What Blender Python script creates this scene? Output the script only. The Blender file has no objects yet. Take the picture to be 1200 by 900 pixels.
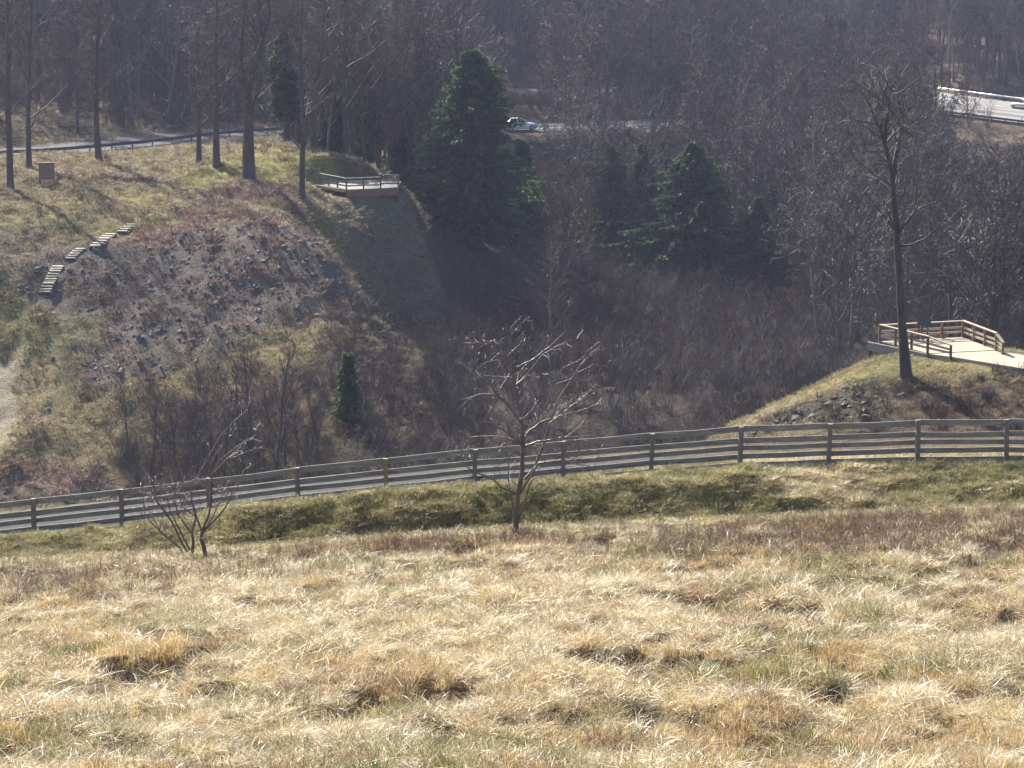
import bpy, math, random
import numpy as np
from mathutils import Vector, Matrix, Euler

# ------------------------------------------------------------------ camera, sky, sun, exposure
SC = bpy.context.scene
COL = SC.collection
PITCH = math.radians(11.5)
FPX = 3403.0                       # focal length in pixels of the 1200 x 900 photograph
CP, SP = math.cos(PITCH), math.sin(PITCH)
cam_d = bpy.data.cameras.new('camera')
cam_d.sensor_width = 36.0
cam_d.lens = 36.0 * FPX / 1200.0
cam_d.clip_start = 0.5
cam_d.clip_end = 5000
cam = bpy.data.objects.new('camera', cam_d)
cam.rotation_euler = (math.pi / 2 - PITCH, 0, 0)
COL.objects.link(cam)
SC.camera = cam

SUN_AZ = math.radians(-30.0)       # to the left of the view direction, behind the scene
SUN_EL = math.radians(37.0)
w = bpy.data.worlds.new('World')
SC.world = w
w.use_nodes = True
wn = w.node_tree
for n in list(wn.nodes):
    wn.nodes.remove(n)
sky = wn.nodes.new('ShaderNodeTexSky')
sky.sky_type = 'NISHITA'
sky.sun_disc = False
sky.sun_elevation = SUN_EL
sky.sun_rotation = SUN_AZ
sky.air_density = 1.0
sky.dust_density = 1.5
bg = wn.nodes.new('ShaderNodeBackground')
bg.inputs['Strength'].default_value = 0.085
wo = wn.nodes.new('ShaderNodeOutputWorld')
wn.links.new(sky.outputs[0], bg.inputs['Color'])
wn.links.new(bg.outputs[0], wo.inputs['Surface'])

sun_d = bpy.data.lights.new('sun', 'SUN')
sun_d.energy = 5.0
sun_d.angle = math.radians(0.53)
sun_d.color = (1.0, 0.94, 0.84)
sun = bpy.data.objects.new('sun', sun_d)
TO_SUN = Vector((math.sin(SUN_AZ) * math.cos(SUN_EL), math.cos(SUN_AZ) * math.cos(SUN_EL), math.sin(SUN_EL)))
sun.rotation_euler = TO_SUN.to_track_quat('Z', 'Y').to_euler()
sun.location = TO_SUN * 100
COL.objects.link(sun)

SC.view_settings.view_transform = 'Standard'
SC.view_settings.look = 'None'
SC.view_settings.exposure = 1.3
SC.view_settings.gamma = 1.0
SC.view_settings.use_curve_mapping = False
SC.cycles.max_bounces = 4
SC.cycles.diffuse_bounces = 2
SC.cycles.glossy_bounces = 1
SC.cycles.use_adaptive_sampling = True
SC.cycles.adaptive_threshold = 0.025
SC.cycles.caustics_reflective = False
SC.cycles.caustics_refractive = False
SC.cycles.transmission_bounces = 4
SC.cycles.volume_bounces = 0
SC.cycles.use_denoising = True

rng = np.random.default_rng(7)
R = random.Random(11)


# ------------------------------------------------------------------ survey helpers
def P(px, py, Y):
    """a surveyed point: bearing and dip from the photograph, forward distance Y in metres"""
    u = (px - 600.0) / FPX
    v = (450.0 - py) / FPX
    t = Y / (CP + v * SP)
    return Vector((u * t, Y, (-SP + v * CP) * t))


def X(px, Y, py=300):
    return P(px, py, Y).x


def project(x, y, z):
    d = y * CP - z * SP
    v = (y * SP + z * CP) / d
    return 600 + FPX * x / d, 450 - FPX * v


def smooth(a, b, t):
    s = np.clip((t - a) / (b - a), 0, 1)
    return s * s * (3 - 2 * s)


_tab = np.random.default_rng(3).random((256, 256))


def vnoise(x, y):
    xi = np.floor(x).astype(int)
    yi = np.floor(y).astype(int)
    fx = x - xi
    fy = y - yi
    fx = fx * fx * (3 - 2 * fx)
    fy = fy * fy * (3 - 2 * fy)
    a = _tab[xi % 256, yi % 256]
    b = _tab[(xi + 1) % 256, yi % 256]
    c = _tab[xi % 256, (yi + 1) % 256]
    d = _tab[(xi + 1) % 256, (yi + 1) % 256]
    return (a * (1 - fx) + b * fx) * (1 - fy) + (c * (1 - fx) + d * fx) * fy


def fbm(x, y, o=3):
    s = 0
    a = 1.0
    t = 0
    for k in range(o):
        s = s + a * vnoise(x * 2 ** k + 17.3 * k, y * 2 ** k + 5.1 * k)
        t += a
        a *= 0.5
    return s / t - 0.5


# ------------------------------------------------------------------ terrain
def row(Y, pairs, dz=0.0):
    pts = [P(a, b, Y) for a, b in pairs]
    return Y, np.array([p.x for p in pts]), np.array([p.z + dz for p in pts])


_fence_px = [(-500, 690), (0, 637), (142, 622), (352, 596), (560, 574), (763, 556), (870, 548), (1072, 541), (1200, 540), (1700, 540)]
NEAR = [
    (-80.0, np.array([-50.0, 50.0]), np.array([-0.3, -0.3])),
    (0.0, np.array([-50.0, 50.0]), np.array([-1.7, -1.6])),
    (18.0, np.array([-50.0, 50.0]), np.array([-7.0, -6.8])),
    row(34.0, [(-900, 906), (0, 902), (1200, 897), (2100, 893)]),
    row(68.8, [(-500, 688), (0, 662), (230, 650), (600, 625), (900, 611), (1200, 597), (1700, 580)]),
    row(70.0, [(-500, 680), (0, 655), (230, 643), (600, 615), (900, 602), (1200, 590), (1700, 576)]),
    row(71.3, [(-500, 655), (0, 634), (200, 617), (280, 596), (420, 580), (600, 569), (800, 559), (870, 560), (960, 572), (1200, 570), (1700, 565)]),
    row(72.3, [(-500, 657), (0, 634), (200, 614), (280, 594), (420, 578), (600, 567), (800, 556), (870, 551), (960, 553), (1200, 551), (1700, 551)]),
    row(73.6, _fence_px),
    row(77.2, _fence_px, -0.35 + 0.0),
    (88.0, np.array([-60.0, 60.0]), np.array([-24.0, -21.5])),
    (100.0, np.array([-60.0, 60.0]), np.array([-28.0, -26.0])),
]
# keep the footpath level across its width
NEAR[9] = (77.2, NEAR[8][1] * 77.2 / 73.6, NEAR[8][2] - 0.04)


def z_near(x, y):
    z = np.zeros_like(x)
    ys = [r[0] for r in NEAR]
    zs = [np.interp(x, r[1], r[2]) for r in NEAR]
    z[:] = zs[0]
    for k in range(len(NEAR) - 1):
        m = (y >= ys[k]) & (y < ys[k + 1])
        t = (y - ys[k]) / (ys[k + 1] - ys[k])
        z = np.where(m, zs[k] * (1 - t) + zs[k + 1] * t, z)
    z = np.where(y >= ys[-1], zs[-1], z)
    return z


ctrl_px = [
    # left abutment hillside
    (-200, 600, 188), (0, 592, 190), (0, 480, 203), (0, 380, 214), (0, 300, 222), (0, 232, 236), (0, 198, 252),
    (-200, 480, 203), (-200, 300, 222), (-200, 205, 250),
    (100, 580, 192), (100, 450, 206), (100, 350, 217), (100, 250, 232), (100, 196, 256),
    (200, 560, 195), (200, 450, 205), (200, 350, 216), (200, 260, 230), (200, 187, 262),
    (300, 545, 196), (300, 450, 204), (300, 350, 214), (300, 260, 227), (300, 208, 240), (300, 183, 262),
    (350, 470, 202), (360, 400, 208), (390, 300, 221), (370, 235, 236), (400, 224, 242), (360, 190, 262), (470, 222, 246), (420, 205, 258),
    (405, 340, 216), (440, 245, 241), (450, 300, 238), (460, 360, 235), (500, 252, 248), (520, 330, 250), (540, 300, 258),
    (470, 440, 222), (560, 400, 246), (480, 500, 196), (400, 500, 197),
    # gorge and the wooded floor
    (600, 500, 190), (600, 455, 220), (650, 420, 245), (650, 300, 292), (700, 480, 190), (750, 440, 225), (800, 470, 200),
    (560, 230, 285), (650, 220, 330), (520, 190, 300), (450, 180, 300),
    (900, 460, 200), (900, 400, 245), (900, 300, 312), (900, 215, 375), (800, 360, 275), (780, 250, 340),
    (1000, 380, 255), (1000, 280, 325), (1000, 190, 400), (1100, 330, 290), (1100, 240, 355), (1100, 172, 412),
    (1250, 330, 290), (1250, 240, 355), (1250, 178, 410),
    # road and hillside behind
    (-200, 190, 256), (0, 184, 268), (100, 177, 280), (200, 163, 302), (290, 154, 320), (400, 152, 332), (600, 150, 343), (720, 146, 350),
    (-200, 150, 292), (0, 150, 292), (100, 143, 303), (200, 140, 318), (300, 132, 345),
    (0, 60, 352), (100, 60, 358), (0, 0, 400), (200, 0, 405), (300, 60, 385), (-300, 0, 390),
    (450, 100, 390), (600, 108, 402), (600, 40, 462), (600, 0, 505), (800, 110, 420), (800, 30, 490), (800, 0, 520),
    # highway bench
    (1200, 152, 424), (1200, 130, 437), (1200, 106, 452), (1350, 172, 412), (1350, 128, 440), (1100, 140, 437), (1100, 92, 470), (1000, 112, 460), (1000, 82, 490), (930, 100, 480), (930, 72, 512),
    (1250, 60, 500), (1100, 40, 530), (1000, 20, 540), (1200, 0, 560), (1000, 0, 565),
    # right abutment knoll
    (1031, 419, 148.3), (1062, 441, 146.3), (1115, 424, 147.2), (1200, 440, 144.6), (1320, 460, 142.5), (1128, 402, 156.0), (1190, 412, 154.0), (1300, 420, 152), (1050, 408, 154),
    (970, 448, 150), (920, 470, 150.5), (870, 494, 150.5), (800, 535, 150), (1000, 480, 143.5), (1060, 488, 142), (1200, 505, 138.8), (1320, 520, 138), (960, 505, 142.5), (1000, 540, 138.5), (1200, 545, 135.5), (860, 535, 143),
]
C = [P(*c) for c in ctrl_px]
for (x, y, z) in [(-60, 100, -30), (-25, 100, -29), (0, 100, -29), (25, 100, -29), (60, 100, -28),
                  (-60, 150, -42), (-25, 150, -41), (-8, 150, -41), (5, 150, -41), (12, 118, -33), (22, 118, -33), (35, 118, -32),
                  (-60, 175, -46), (-30, 172, -46), (-10, 172, -46), (0, 172, -45),
                  (22, 172, -37), (32, 174, -37), (14, 172, -43), (45, 174, -36), (30, 205, -44), (45, 210, -44),
                  (-130, 200, -44), (-130, 255, -34), (-130, 330, -30), (130, 200, -40), (130, 330, -45), (140, 450, -44),
                  (-200, 600, 5), (0, 640, 4), (200, 660, 0), (-400, 300, -20), (400, 300, -30), (-400, 600, 20), (400, 640, 15),
                  (-600, 900, 40), (-200, 900, 38), (200, 920, 36), (600, 900, 40), (0, 1250, 45), (-700, 1250, 45), (700, 1250, 45),
                  (-700, 60, -20), (700, 60, -20), (-150, 60, -22), (150, 60, -20), (0, -80, -1), (0, 60, -17)]:
    C.append(Vector((x, y, z)))
CX = np.array([c.x for c in C])
CY = np.array([c.y for c in C])
CZ = np.array([c.z for c in C])


def _phi(dx, dy):
    return np.sqrt(dx * dx + dy * dy + 16.0)


_A = _phi(CX[:, None] - CX[None], CY[:, None] - CY[None])
_n = len(C)
_M = np.zeros((_n + 3, _n + 3))
_M[:_n, :_n] = _A - 0.35 * np.eye(_n)
_M[:_n, _n] = 1
_M[:_n, _n + 1] = CX / 100
_M[:_n, _n + 2] = CY / 100
_M[_n:, :_n] = _M[:_n, _n:].T
_W = np.linalg.solve(_M, np.concatenate([CZ, np.zeros(3)]))


def z_far(x, y):
    s = _W[_n] + _W[_n + 1] * x / 100 + _W[_n + 2] * y / 100
    for k in range(_n):
        s = s + _W[k] * _phi(x - CX[k], y - CY[k])
    return s


# roads: centre lines (surveyed), half width
def line(pts):
    return np.array([[p.x, p.y, p.z] for p in (P(*q) for q in pts)])


ROADS = {
    'road': (line([(-330, 196, 246), (-100, 186, 262), (40, 179, 276), (140, 170, 292), (220, 160, 306), (310, 154, 322), (420, 152, 333), (600, 151.5, 341.5), (720, 148, 350), (860, 142, 362)]), 5.6),
    'upper_road': (line([(380, 104, 400), (520, 106, 401), (600, 107, 402), (680, 106, 405), (760, 104, 410)]), 3.4),
    'highway': (line([(1480, 167, 410), (1330, 150, 424), (1200, 134, 436.5), (1120, 124, 447), (1040, 113, 461), (960, 100, 482), (880, 89, 504), (800, 79, 528)]), 11.6),
}


def road_query(x, y, pl):
    """distance to the polyline and height along it"""
    best = np.full(x.shape, 1e9)
    zz = np.zeros(x.shape)
    for a, b in zip(pl[:-1], pl[1:]):
        d = b[:2] - a[:2]
        t = np.clip(((x - a[0]) * d[0] + (y - a[1]) * d[1]) / (d @ d), 0, 1)
        dist = np.hypot(x - a[0] - t * d[0], y - a[1] - t * d[1])
        m = dist < best
        best = np.where(m, dist, best)
        zz = np.where(m, a[2] + t * (b[2] - a[2]), zz)
    return best, zz


def hollow(x, y):
    return np.maximum(smooth(0.10, 0.26, fbm(x * 0.95 + 3, y * 0.62 + 5, 2)), smooth(0.17, 0.30, fbm(x * 1.9 + 13, y * 1.1 + 45, 2)))


def terrain(x, y, relief=True):
    x = np.asarray(x, float)
    y = np.asarray(y, float)
    b = smooth(80, 98, y)
    z = z_near(x, y) * (1 - b)
    zf = z_far(x, np.maximum(y, 60))
    z = z + zf * b
    if relief:
        # tussocks in the meadow, shaggy bank, lumpy hillside
        m1 = smooth(20, 30, y) * (1 - smooth(68.3, 69.2, y))
        z = z + m1 * (0.34 * fbm(x * 0.9, y * 0.55, 3) + 0.22 * fbm(x * 3.1 + 9, y * 2.0, 2))
        z = z - m1 * 0.40 * hollow(x, y)
        m2 = smooth(69.6, 70.4, y) * (1 - smooth(72.6, 73.2, y))
        z = z + m2 * (0.5 * fbm(x * 1.5, y * 1.9, 3))
        m3 = smooth(95, 120, y) * (1 - smooth(600, 700, y))
        z = z + m3 * (2.2 * fbm(x * 0.07, y * 0.07, 2) + 1.1 * fbm(x * 0.3 + 4, y * 0.22, 3) + 0.7 * fbm(x * 1.1, y * 0.9, 2)) * (0.25 + 0.75 * smooth(160, 175, y))
        z = z + smooth(600, 800, y) * 16 * fbm(x * 0.006, y * 0.006, 3)
    for nm, (pl, hw) in ROADS.items():
        if np.max(y) < 200:
            continue
        d, zz = road_query(x, y, pl)
        k = 1 - smooth(hw + 0.6, hw + (5.5 if nm != 'highway' else 7.0), d)
        z = z * (1 - k) + (zz - 0.06) * k
    # level pads of the two lookouts
    for (c, r0, r1) in PADS:
        d = np.hypot(x - c.x, y - c.y)
        k = 1 - smooth(r0, r1, d)
        z = z * (1 - k) + np.minimum(z, c.z) * k
    return z


PADS = []
PADS.append((P(1092, 404, 152.0) + Vector((0, 0, -0.10)), 3.6, 5.0))
for _q in [(1146, 416, 149.3), (1174, 418, 148.6), (1202, 424, 147.8), (1232, 429, 146.8), (1262, 434, 146), (1300, 440, 145), (1330, 446, 144.5)]:
    _c = P(*_q)
    _c.z = -28.7 - 0.12 - 0.35 * max(0, (_q[0] - 1120)) / 210
    PADS.append((_c, 2.0, 3.6))
PADS.append((P(424, 226, 244.0) + Vector((0, 0, -0.10)), 3.8, 6.0))


def gz(x, y):
    return float(terrain(np.array([x]), np.array([y]))[0])


def hit(px, py, y0=25.0, y1=900.0):
    """where the line of sight of a surveyed bearing meets the terrain"""
    d = P(px, py, 1.0)
    ys = np.arange(y0, y1, 0.35)
    below = terrain(d.x * ys, ys) - d.z * ys
    k = int(np.argmax(below > 0)) if np.any(below > 0) else len(ys) - 1
    if k:
        t = -below[k - 1] / (below[k] - below[k - 1])
        y = ys[k - 1] + t * 0.35
    else:
        y = ys[0]
    return Vector((d.x * y, y, d.z * y))


# ------------------------------------------------------------------ materials
def newmat(name):
    m = bpy.data.materials.new(name)
    m.use_nodes = True
    nt = m.node_tree
    for n in list(nt.nodes):
        nt.nodes.remove(n)
    return m, nt


def N(nt, t, **kw):
    n = nt.nodes.new(t)
    for k, v in kw.items():
        setattr(n, k, v)
    return n


def ramp(nt, fac, stops):
    r = N(nt, 'ShaderNodeValToRGB')
    el = r.color_ramp.elements
    while len(el) < len(stops):
        el.new(0.5)
    for e, (p, c) in zip(el, stops):
        e.position = p
        e.color = (c[0], c[1], c[2], 1)
    nt.links.new(fac, r.inputs[0])
    return r.outputs[0]


def noise(nt, scale, detail=3, coord='Object', rough=0.6, vscale=None):
    if coord == 'World':
        g = N(nt, 'ShaderNodeNewGeometry')
        src = g.outputs['Position']
    else:
        tc = N(nt, 'ShaderNodeTexCoord')
        src = tc.outputs[coord]
    if vscale:
        mp = N(nt, 'ShaderNodeMapping')
        mp.inputs['Scale'].default_value = vscale
        nt.links.new(src, mp.inputs[0])
        src = mp.outputs[0]
    t = N(nt, 'ShaderNodeTexNoise')
    t.inputs['Scale'].default_value = scale
    t.inputs['Detail'].default_value = detail
    t.inputs['Roughness'].default_value = rough
    nt.links.new(src, t.inputs['Vector'])
    return t.outputs['Fac']


def surf(name, stops, scale=3.0, rough=0.8, coord='Object', bump=0.0, bscale=None, spec=0.3, vscale=None, detail=4, metallic=0.0):
    m, nt = newmat(name)
    b = N(nt, 'ShaderNodeBsdfPrincipled')
    o = N(nt, 'ShaderNodeOutputMaterial')
    f = noise(nt, scale, detail, coord, vscale=vscale)
    nt.links.new(ramp(nt, f, stops), b.inputs['Base Color'])
    b.inputs['Roughness'].default_value = rough
    b.inputs['Metallic'].default_value = metallic
    b.inputs['Specular IOR Level'].default_value = spec
    if bump:
        bf = noise(nt, bscale or scale * 4, 4, coord, vscale=vscale)
        bn = N(nt, 'ShaderNodeBump')
        bn.inputs['Strength'].default_value = bump
        bn.inputs['Distance'].default_value = 0.05
        nt.links.new(bf, bn.inputs['Height'])
        nt.links.new(bn.outputs[0], b.inputs['Normal'])
    nt.links.new(b.outputs[0], o.inputs['Surface'])
    return m


def leafy(name, stops, scale, transl=0.35, rough=0.5, spec=0.3, detail=3, vscale=None, rnd=0.25):
    """thin plant matter: diffuse + translucent + a soft sheen, colour drifting over the ground"""
    m, nt = newmat(name)
    o = N(nt, 'ShaderNodeOutputMaterial')
    f = noise(nt, scale, detail, 'World', vscale=vscale)
    oi = N(nt, 'ShaderNodeObjectInfo')
    a = N(nt, 'ShaderNodeMath', operation='MULTIPLY_ADD')
    a.inputs[1].default_value = rnd
    nt.links.new(oi.outputs['Random'], a.inputs[0])
    s = N(nt, 'ShaderNodeMath', operation='SUBTRACT')
    nt.links.new(f, s.inputs[0])
    s.inputs[1].default_value = rnd * 0.5
    nt.links.new(s.outputs[0], a.inputs[2])
    col = ramp(nt, a.outputs[0], stops)
    b = N(nt, 'ShaderNodeBsdfPrincipled')
    b.inputs['Roughness'].default_value = rough
    b.inputs['Specular IOR Level'].default_value = spec
    nt.links.new(col, b.inputs['Base Color'])
    t = N(nt, 'ShaderNodeBsdfTranslucent')
    nt.links.new(col, t.inputs['Color'])
    mx = N(nt, 'ShaderNodeMixShader')
    mx.inputs[0].default_value = transl
    nt.links.new(b.outputs[0], mx.inputs[1])
    nt.links.new(t.outputs[0], mx.inputs[2])
    nt.links.new(mx.outputs[0], o.inputs['Surface'])
    return m


M = {}
M['wood_grey'] = surf('weathered_board', [(0.25, (0.15, 0.14, 0.128)), (0.5, (0.25, 0.238, 0.222)), (0.75, (0.40, 0.385, 0.36))], 3.0, 0.7, bump=0.4, vscale=(0.6, 6, 6))
M['post_grey'] = surf('weathered_post', [(0.25, (0.12, 0.112, 0.10)), (0.75, (0.28, 0.265, 0.24))], 4.0, 0.75, bump=0.4, vscale=(6, 6, 0.8))
M['post_new'] = surf('newer_post', [(0.25, (0.22, 0.17, 0.095)), (0.75, (0.34, 0.27, 0.16))], 4.0, 0.75, bump=0.3, vscale=(6, 6, 0.8))
M['wood_tan'] = surf('tan_timber', [(0.2, (0.32, 0.24, 0.165)), (0.55, (0.45, 0.365, 0.27)), (0.85, (0.56, 0.48, 0.38))], 2.0, 0.65, bump=0.3, vscale=(1.5, 1.5, 1.5))
M['wood_brown'] = surf('brown_timber', [(0.2, (0.14, 0.085, 0.05)), (0.8, (0.27, 0.18, 0.11))], 2.0, 0.7, bump=0.3)
M['deck'] = surf('deck_boards', [(0.2, (0.36, 0.29, 0.21)), (0.8, (0.50, 0.42, 0.32))], 1.2, 0.75, bump=0.2)
M['tread'] = surf('step_timber', [(0.2, (0.42, 0.38, 0.29)), (0.8, (0.60, 0.55, 0.44))], 2.0, 0.7)
M['dark_timber'] = surf('dark_timber', [(0.2, (0.05, 0.045, 0.035)), (0.8, (0.11, 0.095, 0.075))], 2.0, 0.8)
M['bark'] = surf('bark', [(0.2, (0.035, 0.028, 0.022)), (0.6, (0.085, 0.07, 0.058)), (0.85, (0.15, 0.13, 0.11))], 2.2, 0.7, bump=0.6, bscale=9, vscale=(1, 1, 0.3), spec=0.35)
M['bark_pale'] = surf('bark_pale', [(0.2, (0.11, 0.095, 0.08)), (0.6, (0.20, 0.175, 0.15)), (0.85, (0.29, 0.26, 0.23))], 2.2, 0.75, bump=0.5, bscale=9, vscale=(1, 1, 0.3), spec=0.2)
M['twig'] = surf('twig', [(0.3, (0.065, 0.048, 0.040)), (0.7, (0.13, 0.10, 0.085))], 0.8, 0.7, spec=0.15)
M['twig_grey'] = surf('twig_grey', [(0.3, (0.085, 0.072, 0.066)), (0.7, (0.17, 0.145, 0.132))], 0.8, 0.65, spec=0.2)
M['twig_red'] = surf('twig_red', [(0.3, (0.085, 0.05, 0.040)), (0.7, (0.16, 0.105, 0.085))], 0.8, 0.7, spec=0.15)
M['bark_apple'] = surf('bark_apple', [(0.2, (0.06, 0.045, 0.04)), (0.8, (0.18, 0.15, 0.14))], 3.0, 0.42, bump=0.5, bscale=12, spec=0.5)
M['needle'] = leafy('needle', [(0.3, (0.030, 0.055, 0.022)), (0.55, (0.062, 0.098, 0.040)), (0.8, (0.12, 0.15, 0.065))], 0.5, 0.38, 0.6, 0.15, rnd=0.1)
M['straw_gold'] = leafy('straw_gold', [(0.25, (0.37, 0.25, 0.105)), (0.5, (0.54, 0.40, 0.19)), (0.72, (0.66, 0.53, 0.30))], 0.9, 0.5, 0.45, 0.3, rnd=0.5)
M['straw_pale'] = leafy('straw_pale', [(0.25, (0.50, 0.39, 0.21)), (0.5, (0.64, 0.54, 0.33)), (0.75, (0.78, 0.70, 0.53))], 0.8, 0.45, 0.38, 0.35, rnd=0.5)
M['straw_brown'] = leafy('straw_brown', [(0.25, (0.25, 0.165, 0.085)), (0.5, (0.37, 0.255, 0.135)), (0.75, (0.49, 0.355, 0.20))], 1.2, 0.35, 0.45, 0.4, rnd=0.4)
M['grass_green'] = leafy('grass_green', [(0.25, (0.125, 0.13, 0.045)), (0.5, (0.20, 0.20, 0.075)), (0.75, (0.31, 0.285, 0.125))], 0.7, 0.4, 0.45, 0.4, rnd=0.3)
M['grass_olive'] = leafy('grass_olive', [(0.25, (0.21, 0.19, 0.075)), (0.5, (0.32, 0.28, 0.12)), (0.75, (0.48, 0.41, 0.22))], 0.6, 0.35, 0.5, 0.35, rnd=0.35)
M['hill_straw'] = leafy('hill_straw', [(0.25, (0.19, 0.145, 0.075)), (0.5, (0.28, 0.22, 0.115)), (0.75, (0.38, 0.31, 0.18))], 0.3, 0.3, 0.6, 0.2, rnd=0.35)
M['stalk'] = leafy('stalk', [(0.25, (0.20, 0.12, 0.078)), (0.5, (0.31, 0.20, 0.135)), (0.75, (0.46, 0.34, 0.245))], 1.0, 0.15, 0.5, 0.4, rnd=0.5)
M['fern'] = leafy('dead_fern', [(0.25, (0.13, 0.075, 0.055)), (0.5, (0.21, 0.13, 0.10)), (0.75, (0.30, 0.215, 0.165))], 0.25, 0.25, 0.6, 0.3, rnd=0.4)
M['rock'] = surf('rock', [(0.2, (0.075, 0.067, 0.06)), (0.55, (0.145, 0.132, 0.12)), (0.85, (0.27, 0.25, 0.23))], 1.5, 0.75, coord='World', bump=0.5, detail=5)
M['asphalt'] = surf('asphalt', [(0.3, (0.045, 0.046, 0.05)), (0.7, (0.075, 0.076, 0.08))], 0.8, 0.9, coord='World', bump=0.1, detail=5)
M['concrete'] = surf('worn_concrete', [(0.3, (0.20, 0.195, 0.185)), (0.7, (0.27, 0.265, 0.25))], 0.35, 0.75, coord='World', detail=5, vscale=(1, 1, 1))
M['lane_dark'] = surf('dark_strip', [(0.3, (0.10, 0.10, 0.10)), (0.7, (0.14, 0.14, 0.14))], 0.8, 0.7, coord='World')
M['paint'] = surf('road_paint', [(0.3, (0.6, 0.6, 0.58)), (0.7, (0.8, 0.8, 0.78))], 4, 0.6, coord='World')
M['steel'] = surf('galvanised_steel', [(0.3, (0.45, 0.46, 0.47)), (0.7, (0.62, 0.63, 0.64))], 2, 0.45, metallic=0.6, coord='World')
M['rail_dark'] = surf('dark_rail', [(0.3, (0.045, 0.045, 0.05)), (0.7, (0.10, 0.095, 0.09))], 2, 0.6, coord='World')
M['gravel'] = surf('gravel', [(0.3, (0.055, 0.052, 0.048)), (0.7, (0.10, 0.096, 0.09))], 6, 0.95, coord='World', spec=0.1, bump=0.4, detail=6)
M['car_white'] = surf('white_car_paint', [(0.3, (0.70, 0.73, 0.78)), (0.7, (0.76, 0.79, 0.83))], 1, 0.22, spec=0.6)
M['car_silver'] = surf('silver_car_paint', [(0.3, (0.55, 0.56, 0.57)), (0.7, (0.62, 0.63, 0.64))], 1, 0.25, spec=0.6, metallic=0.3)
M['glass'] = surf('car_glass', [(0.3, (0.03, 0.04, 0.05)), (0.7, (0.05, 0.06, 0.07))], 1, 0.08, spec=0.6)
M['tyre'] = surf('tyre', [(0.3, (0.015, 0.015, 0.016)), (0.7, (0.03, 0.03, 0.03))], 5, 0.8)
M['rim'] = surf('rim', [(0.3, (0.35, 0.36, 0.37)), (0.7, (0.5, 0.5, 0.52))], 5, 0.35, metallic=0.7)
M['lamp_red'] = surf('red_lens', [(0.3, (0.4, 0.02, 0.02)), (0.7, (0.5, 0.03, 0.03))], 5, 0.25)
M['lamp_clear'] = surf('clear_lens', [(0.3, (0.7, 0.7, 0.7)), (0.7, (0.8, 0.8, 0.8))], 5, 0.15)
M['sign_face'] = surf('sign_face', [(0.3, (0.035, 0.055, 0.05)), (0.7, (0.08, 0.10, 0.085))], 6, 0.3, spec=0.5)
M['panel_brown'] = surf('panel_brown', [(0.3, (0.17, 0.12, 0.09)), (0.7, (0.25, 0.18, 0.14))], 4, 0.7, bump=0.2)


def ground_material():
    m, nt = newmat('ground_cover')
    o = N(nt, 'ShaderNodeOutputMaterial')
    b = N(nt, 'ShaderNodeBsdfPrincipled')
    at = N(nt, 'ShaderNodeAttribute', attribute_name='gcol')
    f1 = noise(nt, 1.6, 6, 'World', 0.7)
    f2 = noise(nt, 7.0, 4, 'World', 0.65)
    h = N(nt, 'ShaderNodeMath', operation='MULTIPLY_ADD')
    nt.links.new(f1, h.inputs[0])
    h.inputs[1].default_value = 1.5
    nt.links.new(f2, h.inputs[2])
    s = N(nt, 'ShaderNodeMath', operation='SUBTRACT')
    nt.links.new(h.outputs[0], s.inputs[0])
    s.inputs[1].default_value = 0.32
    mul = N(nt, 'ShaderNodeVectorMath', operation='SCALE')
    nt.links.new(at.outputs['Color'], mul.inputs[0])
    nt.links.new(s.outputs[0], mul.inputs['Scale'])
    nt.links.new(mul.outputs[0], b.inputs['Base Color'])
    b.inputs['Roughness'].default_value = 0.95
    b.inputs['Specular IOR Level'].default_value = 0.1
    bn = N(nt, 'ShaderNodeBump')
    bn.inputs['Strength'].default_value = 0.9
    bn.inputs['Distance'].default_value = 0.25
    nt.links.new(h.outputs[0], bn.inputs['Height'])
    nt.links.new(bn.outputs[0], b.inputs['Normal'])
    nt.links.new(b.outputs[0], o.inputs['Surface'])
    return m


M['ground'] = ground_material()


# ------------------------------------------------------------------ mesh and object helpers
def mesh_obj(name, verts, faces, mat, parent=None, smooth_=False, link=True):
    me = bpy.data.meshes.new(name)
    me.from_pydata([tuple(v) for v in verts], [], faces)
    if smooth_:
        me.polygons.foreach_set('use_smooth', [True] * len(me.polygons))
    me.materials.append(M[mat] if isinstance(mat, str) else mat)
    me.update()
    o = bpy.data.objects.new(name, me)
    if link:
        COL.objects.link(o)
    if parent is not None:
        o.parent = parent
    return o


def share(name, me, parent=None):
    o = bpy.data.objects.new(name, me)
    COL.objects.link(o)
    if parent is not None:
        o.parent = parent
    return o


def tag(o, label=None, cat=None, group=None, kind=None):
    if label:
        o['label'] = label
    if cat:
        o['category'] = cat
    if group:
        o['group'] = group
    if kind:
        o['kind'] = kind
    return o


def thing(name, loc, label, cat, group=None, rz=0.0, scale=None):
    e = bpy.data.objects.new(name, None)
    e.empty_display_size = 0.3
    e.location = loc
    e.rotation_euler = (0, 0, rz)
    if scale:
        e.scale = scale
    COL.objects.link(e)
    return tag(e, label, cat, group)


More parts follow.
